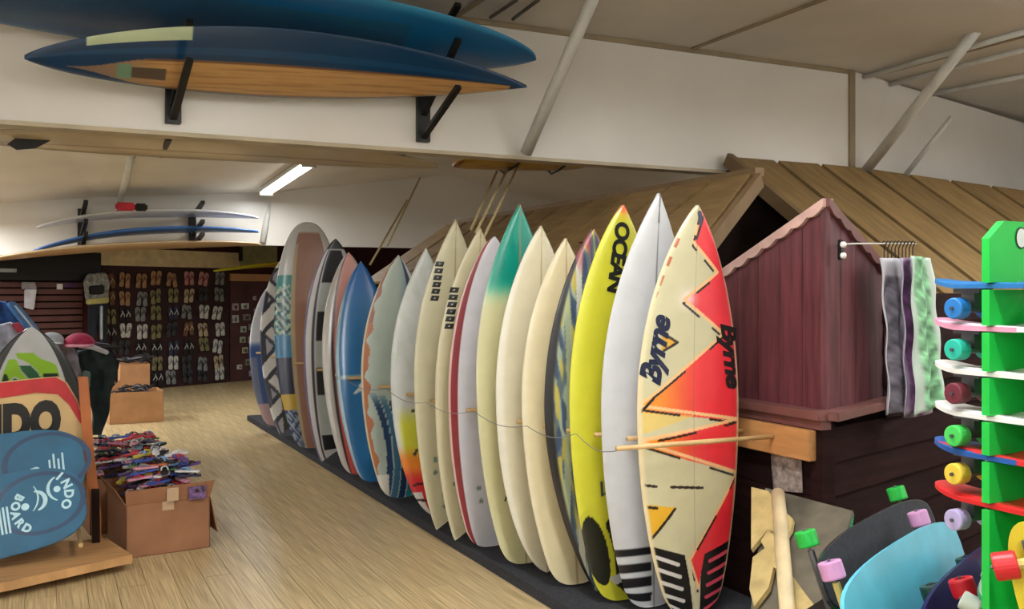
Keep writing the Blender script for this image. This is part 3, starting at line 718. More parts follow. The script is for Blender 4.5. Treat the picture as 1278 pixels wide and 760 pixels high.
# hut body; dark sheets stand in for the shade inside the gable
struct(G().box((3.3, 5.66, 0), (10.9, 5.72, 1.85)).obj('wall_hut_shade', DARKW))
G().box((3.93, 5.66, 1.85), (10.9, 5.72, 2.2)).obj('upper_shade', DARKW, bpy.data.objects['wall_hut_shade'])
G().box((4.76, 5.93, 2.15), (5.3, 5.97, 2.45)).obj('upper_shade', DARKW, bpy.data.objects['wall_hut_shade'])  # dark filler added so no bright ceiling shows at the gable apex
hb = thing('hut_wall', 'dark brown clapboard hut wall with maroon gabled corner', 'hut', (3.1, 3.2, 0))
CR = Vector((3.1, 3.2, 0)); WD = Vector((.95, .312, 0)).normalized(); WN = Vector((WD.y, -WD.x, 0))
# side along the surfboard row: dark boards
for k in range(6):
    z = k*.15
    child(G().box((3.06+.0, 3.24, z+.004), (3.10, 11.3, z+.15)).obj('clapboard', DARKB), hb)
# side facing the skateboards
for k in range(10):
    z0, z1 = k*.15, (k+1)*.15
    a = CR+WN*.0; b = CR+WD*4.2
    g = G(); w0 = WN*.016; w1 = WN*.0
    up = Vector((0, 0, 1))
    g.add([a+up*z0+w0, b+up*z0+w0, b+up*(z1)+w1, a+up*(z1)+w1, a+up*z0-WN*.02, b+up*z0-WN*.02, b+up*z1-WN*.02, a+up*z1-WN*.02],
          [(0,1,2,3),(7,6,5,4),(0,4,5,1),(1,5,6,2),(2,6,7,3),(3,7,4,0)])
    if z1 > .96: g = G(); a = CR+WD*.56; g.add([a+up*z0+w0, b+up*z0+w0, b+up*(z1)+w1, a+up*(z1)+w1, a+up*z0-WN*.02, b+up*z0-WN*.02, b+up*z1-WN*.02, a+up*z1-WN*.02],
          [(0,1,2,3),(7,6,5,4),(0,4,5,1),(1,5,6,2),(2,6,7,3),(3,7,4,0)])
    child(g.obj('clapboard', DARKB), hb)
child(G().bar(CR+Vector((-.02, 0, 0)), CR+Vector((-.02, 0, .93)), .07, .07).obj('corner_post', DARKB), hb)
# maroon upper panels of vertical boards with sloped tops
def board_wall(a, d, L, zb, ztop, n, nrm):
    for k in range(n):
        u0, u1 = L*k/n, L*(k+1)/n-.004
        pts = [a+d*u0+Vector((0, 0, zb)), a+d*u1+Vector((0, 0, zb)), a+d*u1+Vector((0, 0, ztop(u1))), a+d*u0+Vector((0, 0, ztop(u0)))]
        g = G(); g.add(pts+[p-nrm*.025 for p in pts], [(0,1,2,3),(7,6,5,4),(0,4,5,1),(1,5,6,2),(2,6,7,3),(3,7,4,0)])
        child(g.obj('upright_board', MAROON), hb)
zl = lambda u: 1.90-.42*u
zr = lambda u: 1.90-.50*u
board_wall(CR, Vector((0, 1, 0)), 1.2, .985, zl, 8, Vector((-1, 0, 0)))
board_wall(CR, WD, .56, .985, zr, 4, WN)
# scalloped edging strips
def scallop(a, d, L, zt, nrm, m, n):
    pts = []; N = n*6
    for i in range(N+1):
        u = L*i/N; pts.append((u, zt(u)+.018))
    for i in range(N, -1, -1):
        u = L*i/N; pts.append((u, zt(u)-.018-.016*abs(math.sin(math.pi*i/6))))
    v = [a+d*u+Vector((0, 0, z))+nrm*.02 for u, z in pts]; k = len(v)
    v += [p-nrm*.06 for p in v]
    g = G(); half = N+1
    for i in range(N):
        j, jj = i, 2*half-1-i
        g.f.append((j, j+1, jj-1, jj)); g.f.append((j+k, jj+k, jj-1+k, j+1+k)); g.f.append((j, j+k, j+1+k, j+1)); g.f.append((jj, jj-1, jj-1+k, jj+k))
    g.f.append((0, 2*half-1, 2*half-1+k, k)); g.f.append((N, N+k, N+1+k, N+1)); g.v = v
    child(g.obj('scalloped_trim', m), hb)
scallop(CR, Vector((0, 1, 0)), 1.2, zl, Vector((-1, 0, 0)), PINKT, 12)
scallop(CR, WD, .58, zr, WN, MAROONT, 6)
# ledge below the maroon panels
child(G().bar((3.075, 3.15, .965), (3.075, 4.6, .965), .13, .04).obj('ledge', MAROONT, bevel=.004), hb)
child(G().bar(CR+WN*.02-WD*.05+Vector((0, 0, .965)), CR+WD*.62+WN*.02+Vector((0, 0, .985)), .13, .04).obj('ledge', MAROONT, bevel=.004), hb)
child(G().bar((3.06, 3.16, .925), (3.06, 4.6, .925), .06, .04).obj('ledge_moulding', MAROONT), hb)
# poster pasted on the lower wall
pa = [onX(962, 560, 3.05), onX(1000, 556, 3.05), onX(1002, 615, 3.05), onX(966, 612, 3.05)]
tag(G().slab(pa, .003).obj('poster', mat('faded_poster', (150, 136, 130), .7, .35, 30)), 'faded pale paper poster on the hut wall below the pine plank', 'poster')
# hook and hanger rod on the right maroon panel
t = thing('hanger_rod', 'black and white wall hook with a thin rod and wire hooks on the maroon panel', 'hook')
pp = onP(1047, 312, CR+WN*.03, WN)
G().box((pp.x-.012, pp.y-.02, pp.z-.045), (pp.x+.012, pp.y, pp.z+.045)).obj('hook_plate', BLACK, t, bevel=.004)
for dz in (-.026, .022): G().lathe([(.001, -.012), (.014, -.006), (.014, .006), (.001, .012)], Matrix.Translation((pp.x-.004, pp.y-.03, pp.z+dz)) @ Matrix.Rotation(math.pi/2, 4, 'X'), 10).obj('hook_screw', WHITE, t, True)
RY = CR+WD*.16+WN*.10
r0 = onP(1072, 304, RY, WN); r1 = onP(1143, 304, RY, WN)
r0w = r0-WN*.10
G().tube([r0w, r0, r1], .004, 6).obj('rod', STEEL, t, True)
for k in range(9):
    c_ = r0.lerp(r1, .42+.065*k)
    pts = [c_+Vector((0, 0, -.07)), c_+Vector((0, 0, -.02)), c_+WN*.012+Vector((0, 0, .005)), c_+Vector((0, 0, .012)), c_-WN*.012+Vector((0, 0, .002))]
    G().tube(pts, .0028, 5).obj('wire_hook', BLACK, t)
# hanging printed scarves
def scarf(label, pl, pr, bl, br, rgbs, kind, off, seed):
    n, m_ = 40, 14; rnd_ = random.Random(seed); Pn = RY+WN*off
    A, B, Cc, D = [onP(*p, Pn, WN) for p in (pl, pr, br, bl)]
    V = []; col = []; f = []
    for i in range(n+1):
        v_ = i/n
        for j in range(m_+1):
            u_ = j/m_; p = A.lerp(B, u_).lerp(D.lerp(Cc, u_), v_)
            p = p+WN*(.016*math.sin(u_*11+v_*2+seed)*(.4+v_)+.006*math.sin(v_*17+u_*5))+Vector((0, 0, -.012*math.sin(u_*9+seed)*v_))
            V.append(p); a = math.sin(u_*21+4*math.sin(v_*26+seed))+math.sin(v_*48+u_*8)
            c0 = rgbs[0] if kind(u_, v_) else rgbs[1]
            col.append([x*(1+.18*a) if kind(u_, v_) else x for x in c0])
    W_ = m_+1
    for i in range(n):
        for j in range(m_): f.append((i*W_+j, i*W_+j+1, (i+1)*W_+j+1, (i+1)*W_+j))
    o = painted('hanging_scarf', V, f, np.clip(np.array(col, float), 0, 255), PAINTM)
    o.modifiers.new('thick', 'SOLIDIFY').thickness = .004
    tag(o, label, 'scarf', None)
scarf('grey patterned scarf hanging from the wire hooks', (1096, 322), (1126, 322), (1108, 515), (1140, 520), ((120, 116, 130), (196, 196, 206)), lambda u, v: v > .12 and .12 < u < .92, .0, 1)
scarf('purple striped scarf hanging between the grey and green ones', (1122, 322), (1142, 321), (1134, 518), (1158, 516), ((118, 76, 122), (186, 172, 196)), lambda u, v: .2 < u < .75, .05, 2)
scarf('pale green speckled scarf hanging from the wire hooks', (1136, 319), (1160, 322), (1148, 520), (1176, 500), ((126, 182, 140), (196, 212, 204)), lambda u, v: .18 < u < .85, .10, 3)

# ------------------------------------------------------------ back wall displays (local x along the wall, -y out of it)
def wall_child(o, root): o.parent = root; return o
def bthing(name, label, cat, group=None):
    t = thing(name, label, cat, group=group); t.matrix_world = BM; return t
# slatwall on the left part
xa, xb_ = onB(-30, 400).x, onB(101, 400).x
sw = bthing('slat_wall', 'maroon slatted display wall left of the sandal panel', 'slat wall')
z = .9
while z < 2.1:
    G().box((xa, -.05, z), (xb_, -.005, z+.075)).obj('slat', SLAT, sw, bevel=.006); z += .098
G().box((xa, -.012, .1), (xb_, -.002, 2.1)).obj('slat_backing', DARKW, sw)
# black fascia above it
z0, z1 = onB(60, 350).z, onB(60, 314).z
bf = bthing('fascia_board', 'black fascia board above the slatted wall', 'fascia')
G().box((xa, -.16, z0), (onB(119, 330).x, -.06, z1)).obj('board', BLACKP, bf)
p = onB(8, 337, .17); G().box((p.x-.3, -.168, p.z-.03), (p.x+.14, -.16, p.z+.02)).obj('pale_strip', mat('strip_label', (176, 186, 200), .5), bf)
# cream header board above the sandals
cb = bthing('header_board', 'cream painted board above the sandal panel', 'sign board')
A_, B_ = onB(122, 313, .1), onB(299, 334, .1)
G().box((A_.x, -.10, onB(210, 333, .1).z), (B_.x, -.06, onB(210, 312, .1).z)).obj('board', CREAM, cb)
G().box((B_.x+.02, -.10, onB(320, 333, .1).z), (onB(346, 320, .1).x, -.06, onB(320, 306, .1).z)).obj('olive_end', mat('olive_board', (176, 174, 128), .6), cb)
G().bar((B_.x, -.13, onB(299, 326, .1).z), (B_.x, -.13, onB(299, 308, .1).z), .05, .05).obj('bracket', BLACK, cb)
# sandal panel
sp = bthing('sandal_display', 'dark maroon peg panel behind the hanging sandals', 'panel')
A_, B_ = onB(127, 400, .04), onB(286, 400, .04); pz1 = onB(205, 333, .04).z
G().box((A_.x, -.04, .01), (B_.x, -.004, pz1)).obj('panel_board', mat('panel_maroon', (54, 26, 28), .7, .2, 4), sp)
SOLE = [(.0, -.125), (.035, -.12), (.042, -.08), (.036, -.02), (.045, .05), (.046, .09), (.032, .122), (.0, .132), (-.028, .12), (-.04, .085), (-.038, .04), (-.03, -.02), (-.036, -.08), (-.03, -.118)]
def sandal_meshes(c1, c2):
    ms = mat('sandal_'+'_'.join(map(str, c1)), c1, .7, .15, 12); mt = mat('strap_'+'_'.join(map(str, c2)), c2, .6, .1, 12)
    a = G().prism(SOLE, -.010, .010).obj('sole', ms); a2 = a.data
    g = G().tube([(.0, -.012, .075), (.0, -.034, .045), (.030, -.03, .0), (.037, -.008, -.03)], .008, 6).tube([(.0, -.034, .045), (-.028, -.03, .0), (-.032, -.008, -.03)], .008, 6)
    b = g.obj('strap', mt); b2 = b.data
    bpy.data.objects.remove(a); bpy.data.objects.remove(b); return a2, b2
_sc = {}
def smesh(c1, c2):
    if (c1, c2) not in _sc: _sc[(c1, c2)] = sandal_meshes(c1, c2)
    return _sc[(c1, c2)]
def pobj(name, me, parent, loc, rot, sc=1):
    o = bpy.data.objects.new(name, me); C.objects.link(o); o.parent = parent; o.location = loc; o.rotation_euler = rot; o.scale = (sc,)*3; return o
CN = {'tan': ((176, 138, 104), (120, 84, 60)), 'brown': ((120, 84, 62), (196, 170, 140)), 'olive': ((140, 136, 96), (60, 60, 44)), 'grey': ((140, 144, 144), (60, 62, 66)),
      'white': ((214, 214, 208), (120, 124, 126)), 'black': ((30, 30, 34), (190, 190, 186)), 'charcoal': ((62, 64, 68), (22, 22, 24)), 'pink': ((196, 140, 138), (120, 60, 66)),
      'navy': ((52, 56, 84), (180, 184, 190)), 'beige': ((200, 180, 150), (90, 76, 64))}
rowpal = [('brown', 'tan', 'tan', 'tan', 'tan', 'pink', 'pink', 'grey'), ('brown', 'tan', 'grey', 'olive', 'olive', 'beige', 'charcoal', 'grey'), ('olive', 'black', 'grey', 'olive', 'navy', 'grey', 'white', 'white'),
          ('black', 'white', 'white', 'olive', 'charcoal', 'brown', 'beige', 'white'), ('charcoal', 'charcoal', 'black', 'black', 'navy', 'black', 'olive', 'white'), ('black', 'charcoal', 'charcoal', 'olive', 'white', 'charcoal', 'grey', 'beige'), ('black', 'black', 'charcoal', 'black', 'grey', 'charcoal', 'charcoal', 'white')]
rown = ('top', 'second', 'third', 'fourth', 'fifth', 'sixth', 'bottom')
rs = random.Random(3)
for r in range(7):
    for c in range(8):
        px = 136.5+c*19.4+rs.uniform(-2, 2); py = 349+r*21.2-.035*(px-200)+rs.uniform(-1.5, 1.5)
        q = onB(px, py, .06); 
        if q.z < .16: q.z = .16
        k = rowpal[r][c]
        t = bthing('sandal_pair', k+' strap sandals hanging in the '+rown[r]+' row of the sandal panel', 'sandals', 'sandals hanging on the panel')
        me1, me2 = smesh(*CN[k])
        loc = BM @ Vector((q.x, -.070, q.z)); t.matrix_world = Matrix.Translation(loc) @ Matrix.Rotation(BA, 4, 'Z')
        for sg in (-1, 1):
            ro = (rs.uniform(-.12, .12), rs.uniform(-.16, .16), 0)
            pobj('sole', me1, t, (sg*.048, 0, rs.uniform(-.015, .015)), ro, .88)
            pobj('strap', me2, t, (sg*.048, 0, 0), ro, .88)
# packets on the panel to the right of the sandals
pk = [(294, 383, 10, 9, (196, 168, 176)), (306, 382, 12, 8, (214, 216, 206)), (294, 398, 10, 10, (200, 206, 200)), (308, 396, 12, 8, (140, 130, 126)), (318, 372, 5, 5, (214, 204, 204)), (304, 411, 9, 8, (176, 190, 178)), (314, 408, 9, 8, (160, 168, 160)),
      (303, 424, 9, 8, (160, 170, 150)), (313, 424, 8, 9, (176, 170, 160)), (306, 437, 9, 8, (186, 186, 150)), (315, 438, 7, 8, (120, 124, 112)), (299, 458, 8, 6, (226, 218, 214)), (309, 452, 7, 8, (150, 150, 120)), (314, 466, 8, 7, (180, 172, 176)), (320, 388, 7, 7, (188, 176, 186)), (321, 402, 7, 8, (150, 140, 136))]
cols = ['pinkish', 'white', 'pale', 'brownish', 'cream', 'sage', 'grey green', 'pale olive', 'stone', 'yellowish', 'dark olive', 'light', 'khaki', 'mauve', 'lilac', 'taupe']
ap = bthing('accessory_panel', 'maroon panel with small packets beside the sandals', 'panel')
A_, B_ = onB(287, 400, .03), onB(345, 400, .03)
G().box((A_.x, -.035, .01), (B_.x, -.004, onB(310, 352, .03).z)).obj('panel_board', mat('panel_maroon2', (84, 48, 50), .6, .15, 4), ap)
G().box((A_.x, -.05, onB(310, 351, .04).z), (B_.x, -.004, onB(310, 342, .04).z)).obj('tan_strip', CARDL, ap)
for i, (px, py, w_, h_, rgb) in enumerate(pk):
    q = onB(px, py, .05); k = 15.6/1200/2
    t = bthing('packet', cols[i]+' carded packet hanging on the panel beside the sandals', 'packet', 'packets on the accessory panel')
    G().box((q.x-w_*k, -.055, q.z-h_*k*1.0), (q.x+w_*k, -.037, q.z+h_*k)).obj('card', mat('packet_%d' % i, rgb, .4, .3, 25), t, bevel=.004)
    G().box((q.x-w_*k*.35, -.062, q.z-h_*k*.6), (q.x+w_*k*.45, -.055, q.z+h_*k*.35)).obj('blister', mat('blister_%d' % i, tuple(int(x*.55) for x in rgb), .25, .3, 25), t, bevel=.004)
    G().tube([(q.x, -.036, q.z+h_*k*.9), (q.x, -.075, q.z+h_*k*.9)], .006, 6).obj('peg_hook', STEEL, t)
# yellow board sticking out on brackets
yb = thing('surfboard', 'yellow surfboard lying under the cream board beside the sandal panel', 'surfboard')
a, b = BM @ (onB(266, 335, .45)), BM @ (onB(400, 326, .45))
d = a-b; L = d.length; sh = Shape(L, .5, .07, .9, .3, 'round', .5, .04)
V, Fc, col = sh.mesh(lambda P: P.fill(sm(.75, .55, P.s), (232, 196, 40)), (228, 226, 40), (80, 24), (228, 214, 40))
zz = d.normalized(); n_ = Vector((0, -.1, -1)).normalized(); y_ = (-n_-zz*(-n_).dot(zz)).normalized(); x_ = y_.cross(zz)
M = Matrix((x_, y_, zz)).transposed().to_4x4(); M.translation = b; yb.matrix_world = M
painted('board_body', V, Fc, col, PAINT, yb)
# hanging outfit at the end of the slatted wall
hg = bthing('hanging_outfit', 'display outfit of grey top, yellow belt and dark trousers beside the sandal panel', 'clothes')
hg.matrix_world = BM @ Matrix.Translation((0, -.10, 0))
def garment(poly_px, off, m, name, th=.07):
    pts = [onB(x, y, off) for x, y in poly_px]
    g = G().prism([(p.x, p.z) for p in pts], -off-th/2, -off+th/2); return g.obj(name, m, hg, bevel=.015)
GREY = mat('grey_knit', (150, 152, 150), .8, .35, 18)
garment([(100, 352), (105, 342), (126, 340), (132, 352), (129, 372), (103, 374)], .14, GREY, 'top')
garment([(106, 357), (126, 356), (125, 367), (107, 368)], .20, BLACKP, 'chest_print', .03)
garment([(104, 373), (130, 371), (130, 378), (104, 380)], .15, mat('yellow_belt', (196, 190, 120), .7), 'belt', .09)
garment([(106, 379), (129, 377), (128, 432), (121, 440), (116, 400), (113, 430), (106, 428)], .14, mat('dark_denim', (34, 38, 52), .8, .2, 12), 'trousers')
garment([(120, 381), (124, 381), (124, 424), (120, 424)], .2, mat('pale_stripe', (190, 200, 206), .7), 'leg_stripe', .03)
# white wrapped item on the slats
tg = bthing('hanging_tag', 'white paper bag hanging on the slatted wall', 'bag')
A_, B_ = onB(31, 361, .1), onB(45, 384, .1)
G().prism([(A_.x, B_.z), (B_.x-.04, B_.z-.03), (B_.x, A_.z), (A_.x, A_.z)], -.13, -.07).obj('bag', mat('white_paper', (214, 214, 226), .6), tg, bevel=.01)
A_, B_ = onB(27, 352, .1), onB(46, 361, .1)
G().prism([(A_.x, B_.z), (B_.x, B_.z), (B_.x-.03, A_.z), (A_.x, A_.z)], -.12, -.08).obj('bag_top', mat('grey_clear', (150, 146, 150), .3), tg, bevel=.01)
tg2 = bthing('price_tag', 'small purple tag with pale end on the slatted wall', 'tag')
A_ = onB(88, 356, .1); G().box((A_.x-.1, -.07, A_.z-.03), (A_.x+.12, -.052, A_.z+.03)).obj('card', mat('purple_card', (84, 50, 92), .6), tg2)
G().box((A_.x-.18, -.07, A_.z-.06), (A_.x-.1, -.052, A_.z+.02)).obj('pale_end', WHITE, tg2)

# ------------------------------------------------------------ cardboard boxes of sandals
def carton(label, p0, p1, depth, h, flap, cardm=CARD, lean=.0):
    """p0,p1: the two floor corners of the face towards the aisle front"""
    p0, p1 = Vector(p0), Vector(p1); d = (p1-p0); W = d.length; a = math.atan2(d.y, d.x)
    t = thing('cardboard_box', label, 'box', p0, (0, 0, a)); th = .006
    G().box((0, 0, 0), (W, th, h)).obj('side_panel', cardm, t); G().box((0, depth-th, 0), (W, depth, h)).obj('side_panel', cardm, t)
    G().box((0, 0, 0), (th, depth, h)).obj('end_panel', cardm, t); G().box((W-th, 0, 0), (W, depth, h)).obj('end_panel', cardm, t)
    G().box((0, 0, 0), (W, depth, th)).obj('bottom_panel', cardm, t)
    return t, W, depth, h
HC = {'red': (190, 44, 56), 'white': (216, 214, 214), 'black': (24, 24, 28), 'blue': (60, 84, 170), 'sky blue': (120, 160, 200), 'yellow': (206, 186, 60), 'purple': (96, 66, 130), 'orange': (206, 110, 50), 'green': (96, 140, 90), 'grey': (130, 130, 134), 'pink': (206, 140, 160), 'navy': (40, 44, 80)}
def settle(rr, n, W, D, z0, mg, sc, bulge):
    """drop n sandals one by one; each comes to rest on those already under it"""
    out = []; done = []
    for i in range(n):
        best = None
        for _ in range(14):
            x = mg+rr.random()*(W-2*mg); y = mg+rr.random()*(D-2*mg); a = rr.uniform(0, math.pi)
            pts = [(x+k*.105*sc*math.cos(a), y+k*.105*sc*math.sin(a)) for k in (-1, -.33, .33, 1)]
            dome = 1-((2*x/W-1)**2+(2*y/D-1)**2)/2
            z = z0+bulge*dome
            for q in done:
                if abs(q[0]-x) < .3*sc and abs(q[1]-y) < .3*sc and any(math.hypot(p[0]-r[0], p[1]-r[1]) < .082*sc for p in pts for r in q[3]): z = max(z, q[2]+.046*sc)
            zz_ = z+.10*((2*x/W-1)**4+(2*y/D-1)**4)
            if best is None or zz_ < bz_: bz_ = zz_; best = (x, y, z, pts, a)
        done.append(best); out.append(best)
    return out
def place_heap(t, W, D, z0, n, where, group, cols, straps, wts, seed, bulge, sc, mg):
    rr = random.Random(seed); M = Matrix.Translation(t.location) @ Matrix.Rotation(t.rotation_euler.z, 4, 'Z')
    for x, y, z, pts, a in settle(rr, n, W, D, z0, mg, sc, bulge):
        k = rr.choices(list(cols), wts)[0]; k2 = rr.choice(straps)
        s_ = thing('sandal', k+' rubber sandal in the heap in '+where, 'sandal', group='sandals heaped in '+where)
        me1, me2 = smesh(cols[k], HCALL[k2])
        s_.matrix_world = Matrix.Translation(M @ Vector((x, y, z))) @ Matrix.Rotation(t.rotation_euler.z+a-math.pi/2, 4, 'Z') @ Matrix.Rotation(-math.pi/2+rr.uniform(-.18, .18), 4, 'X') @ Matrix.Rotation(rr.uniform(-.2, .2), 4, 'Y')
        pobj('sole', me1, s_, (0, 0, 0), (0, 0, 0), sc); pobj('strap', me2, s_, (0, 0, 0), (0, 0, 0), sc)
HCALL = HC
def heap(t, W, D, h, n, where, seed, bulge=.07, sc=.56):
    place_heap(t, W, D, h-.10, n, where, None, HC, ('white', 'black', 'grey', 'red', 'sky blue'), (3, 4, 5, 3, 2, 1.5, 2, 1.2, 1.2, 2, 2, 2), seed, bulge*.7, sc, .075)
a, b = onZ(150, 698, 0), onZ(262, 683, 0); a.x += .03; a.y -= .01
t, W, D, h = carton('brown cardboard box of sandals beside the balance board display', a, b, .56, .30, True)
# raised front flap with tape, folded side flap
g = G().add([(0, -.004, h-.0), (W, -.004, h-.0), (W+.02, -.03, h+.10), (-.01, -.03, h+.085), (0, .0, h-.0), (W, .0, h-.0), (W+.02, -.026, h+.10), (-.01, -.026, h+.085)], [(0,1,2,3),(7,6,5,4),(0,4,5,1),(1,5,6,2),(2,6,7,3),(3,7,4,0)])
g.obj('flap', CARD, t)
g = G().add([(W, .0, h), (W, D, h), (W+.05, D-.02, h-.22), (W+.05, .02, h-.22), (W+.004, .0, h), (W+.004, D, h), (W+.054, D-.02, h-.22), (W+.054, .02, h-.22)], [(0,1,2,3),(7,6,5,4),(0,4,5,1),(1,5,6,2),(2,6,7,3),(3,7,4,0)])
g.obj('flap', CARD, t)
g = G().add([(0, .0, h), (0, D, h), (-.05, D-.02, h+.09), (-.05, .02, h+.09), (-.004, .0, h), (-.004, D, h), (-.054, D-.02, h+.09), (-.054, .02, h+.09)], [(0,1,2,3),(7,6,5,4),(0,4,5,1),(1,5,6,2),(2,6,7,3),(3,7,4,0)])
g.obj('flap', CARD, t)
G().box((W*.46, -.034, h+.005), (W*.60, -.030, h+.08)).obj('tape', TAPE, t).rotation_euler = (.0, 0, 0)
G().box((W*.42, -.003, h-.05), (W*.56, -.0005, h)).obj('tape', TAPE, t)
G().box((W*.72, -.036, h+.0), (W*.93, -.031, h+.075)).obj('purple_print', mat('purple_print', (120, 90, 140), .6, .5, 40), t)
heap(t, W, D, h+.02, 84, 'the box beside the balance board display', 5, .17)
a2 = onZ(135, 640, 0); a2 = Vector((.26, 6.5, 0)); b2 = Vector((.82, 6.56, 0))
t2, W2, D2, h2 = carton('brown cardboard box of sandals between the two other cartons', a2, b2, .62, .34, True)
heap(t2, W2, D2, h2+.02, 84, 'the box between the two other cartons', 9, .2)
rr = Vector((.80, 7.1, h2+.16))
a3, b3 = onZ(137, 530, 0), onZ(204, 526, 0)
t3, W3, D3, h3 = carton('cardboard box of dark sandals under the raised carton flap', a3, b3, .5, .36, True, CARDL)
DK = {'black': (26, 26, 30), 'charcoal': (60, 60, 64), 'white': (190, 190, 192), 'navy': (44, 48, 72)}
place_heap(t3, W3, D3, h3-.06, 16, 'the carton before the upright carton', None, DK, ('black', 'grey'), (4, 3, 2, 2), 4, .03, .7, .1)
# upright carton behind it
q0 = onY(150, 496, 12.6); q1 = onY(187, 454, 12.6)
t4 = thing('cardboard_box', 'upright light cardboard carton holding dark shoes before the sandal panel', 'box', (q0.x, 12.6, 0))
wd, hh = q1.x-q0.x, q1.z
G().box((0, 0, 0), (wd, .01, hh)).obj('front_panel', CARDL, t4); G().box((0, .4, 0), (wd, .41, hh)).obj('back_panel', CARDL, t4)
G().box((0, .01, 0), (.01, .4, hh)).obj('side_panel', CARDL, t4); G().box((wd-.01, .01, 0), (wd, .4, hh)).obj('side_panel', CARDL, t4); G().box((0, 0, 0), (wd, .4, .01)).obj('bottom_panel', CARDL, t4)
g = G().add([(0, 0, hh*.72), (-.1, -.03, hh*.55), (-.1, -.03, hh*.38), (0, 0, hh*.5), (0, .006, hh*.72), (-.1, -.024, hh*.55), (-.1, -.024, hh*.38), (0, .006, hh*.5)], [(0,1,2,3),(7,6,5,4),(0,4,5,1),(1,5,6,2),(2,6,7,3),(3,7,4,0)]); g.obj('flap', CARDL, t4)
rr = random.Random(8)
for k in range(9):
    c_ = ('charcoal', 'grey', 'black')[k % 3]; me1, me2 = smesh({'charcoal': (60, 60, 64), 'grey': (110, 112, 120), 'black': (26, 26, 30)}[c_], (26, 26, 30))
    s_ = thing('sandal', c_+' sandal on top of the upright carton', 'sandal', group='sandals on the upright carton')
    s_.matrix_world = Matrix.Translation((q0.x+.06+(k % 3)*.13, 12.7+(k//3)*.1, hh+.02+rr.random()*.07)) @ Matrix.Rotation(rr.uniform(0, 6), 4, 'Z') @ Matrix.Rotation(rr.uniform(-1.9, -1.2), 4, 'X')
    pobj('sole', me1, s_, (0, 0, 0), (0, 0, 0), .8); pobj('strap', me2, s_, (0, 0, 0), (0, 0, 0), .8)

# ------------------------------------------------------------ balance board display
DS = Vector((-.3, 5.75, 0))
ds = thing('display_stand', 'plywood floor stand with red-topped wooden sign for balance boards', 'display stand', DS)
def dsc(o): return child(o, ds)
# base plate on the floor
bq = [onZ(165, 713, .0), onZ(14, 748, .0), Vector((-.62, 5.15, 0)), Vector((-.62, 6.1, 0)), Vector((.33, 6.0, 0))]
bp = [Vector((p.x, p.y, .045)) for p in bq]
dsc(G().slab(bp, .045).obj('base_plate', PLY))
# upright side panel
u0 = onY(121, 689, 5.95); 
UP = mat('upright_wood', (176, 100, 50), .5, .15, 4, stretch=(1, 1, .5))
pts = [(97, 470), (110, 470), (117, 560), (126, 640), (126, 690), (115, 690), (113, 640), (104, 560)]
pp_ = [onY(x, y, 5.95) for x, y in pts]
dsc(G().prism([(p.x, max(p.z, .045)) for p in pp_], 5.93, 5.97).obj('upright', UP, bevel=.004))
pp_ = [onY(x, y, 5.925) for x, y in ((114, 610), (124, 610), (125, 690), (115, 690))]
dsc(G().prism([(p.x, max(p.z, .045)) for p in pp_], 5.91, 5.928).obj('dark_slot', DARKW))
# sign panel with red cap
SY = 6.0
def onS(px, py, y=SY): p = onY(px, py, y); return (p.x, p.z)
sign = [onS(-70, 480), onS(0, 477), onS(45, 472), onS(72, 470), onS(84, 478), (onS(97, 500)), onS(106, 530), onS(108, 560), (onS(108, 560)[0], .3), (onS(-70, 480)[0], .3)]
dsc(G().prism(sign, SY, SY+.02).obj('sign_panel', mat('sign_wood', (204, 172, 120), .5, .1, 4, stretch=(1, 1, .5))))
red = [onS(-70, 484, 5.99), onS(0, 478, 5.99), onS(45, 473, 5.99), onS(70, 471, 5.99), onS(82, 478, 5.99), onS(96, 501, 5.99), onS(105, 530, 5.99), onS(100, 528, 5.99), onS(86, 505, 5.99), onS(72, 492, 5.99), onS(45, 490, 5.99), onS(0, 497, 5.99), onS(-70, 506, 5.99)]
g = G(); k = len(red)//2
v = [Vector((x, 5.992, z)) for x, z in red]+[Vector((x, 6.0, z)) for x, z in red]; n_ = len(red)
f = [(i, i+1, n_-2-i, n_-1-i) for i in range(5)]+[(5, 6, 7)]+[(i, (i+1) % n_, (i+1) % n_+n_, i+n_) for i in range(n_)]
g.add(v, f); dsc(g.obj('red_cap', mat('red_paint', (190, 40, 48), .5, .12, 6)))
v, f = text_mesh('INDO', .27, .02, 0, 1.06)
cx, cz = onS(15, 531, 5.99)
v2 = [Vector((cx+p.x*.66, 5.996, cz+p.y*1.0+p.x*.03)) for p in v]
dsc(mk('lettering', v2, f, BLACKP))
# teal balance boards resting on the stand
TEAL = mat('teal_board', (0, 86, 122), .5, .12, 5)
TEALD = mat('teal_dark_ring', (4, 52, 92), .35, .1, 5)
PALE = mat('pale_print', (176, 214, 226), .5, .05, 20)
def balance(label, px_c, W, Hh, Y, tilt, roll, marks):
    c_ = onY(*px_c, Y)
    t = thing('balance_board', label, 'balance board', c_, (tilt, roll, 0))
    n = 48; pts = []
    for i in range(n):
        a = 2*math.pi*i/n; ca, sa = math.cos(a), math.sin(a); e = 2/3.2
        pts.append((W/2*math.copysign(abs(ca)**e, ca), Hh/2*math.copysign(abs(sa)**e, sa)))
    G().prism(pts, -.011, .011).obj('deck', TEAL, t, bevel=.003)
    ring = lambda k: [(x*k, z*k) for x, z in pts]
    o_, i_ = [[(.215+.22*k*math.cos(2*math.pi*i/n), .02+.165*k*math.sin(2*math.pi*i/n)) for i in range(n)] for k in (1.0, .88)]; v = [Vector((x, -.0125, z)) for x, z in o_+i_]
    mk('ring_print', v, [(i, (i+1) % n, n+(i+1) % n, n+i) for i in range(n)], TEALD, t)
    marks(t); return t
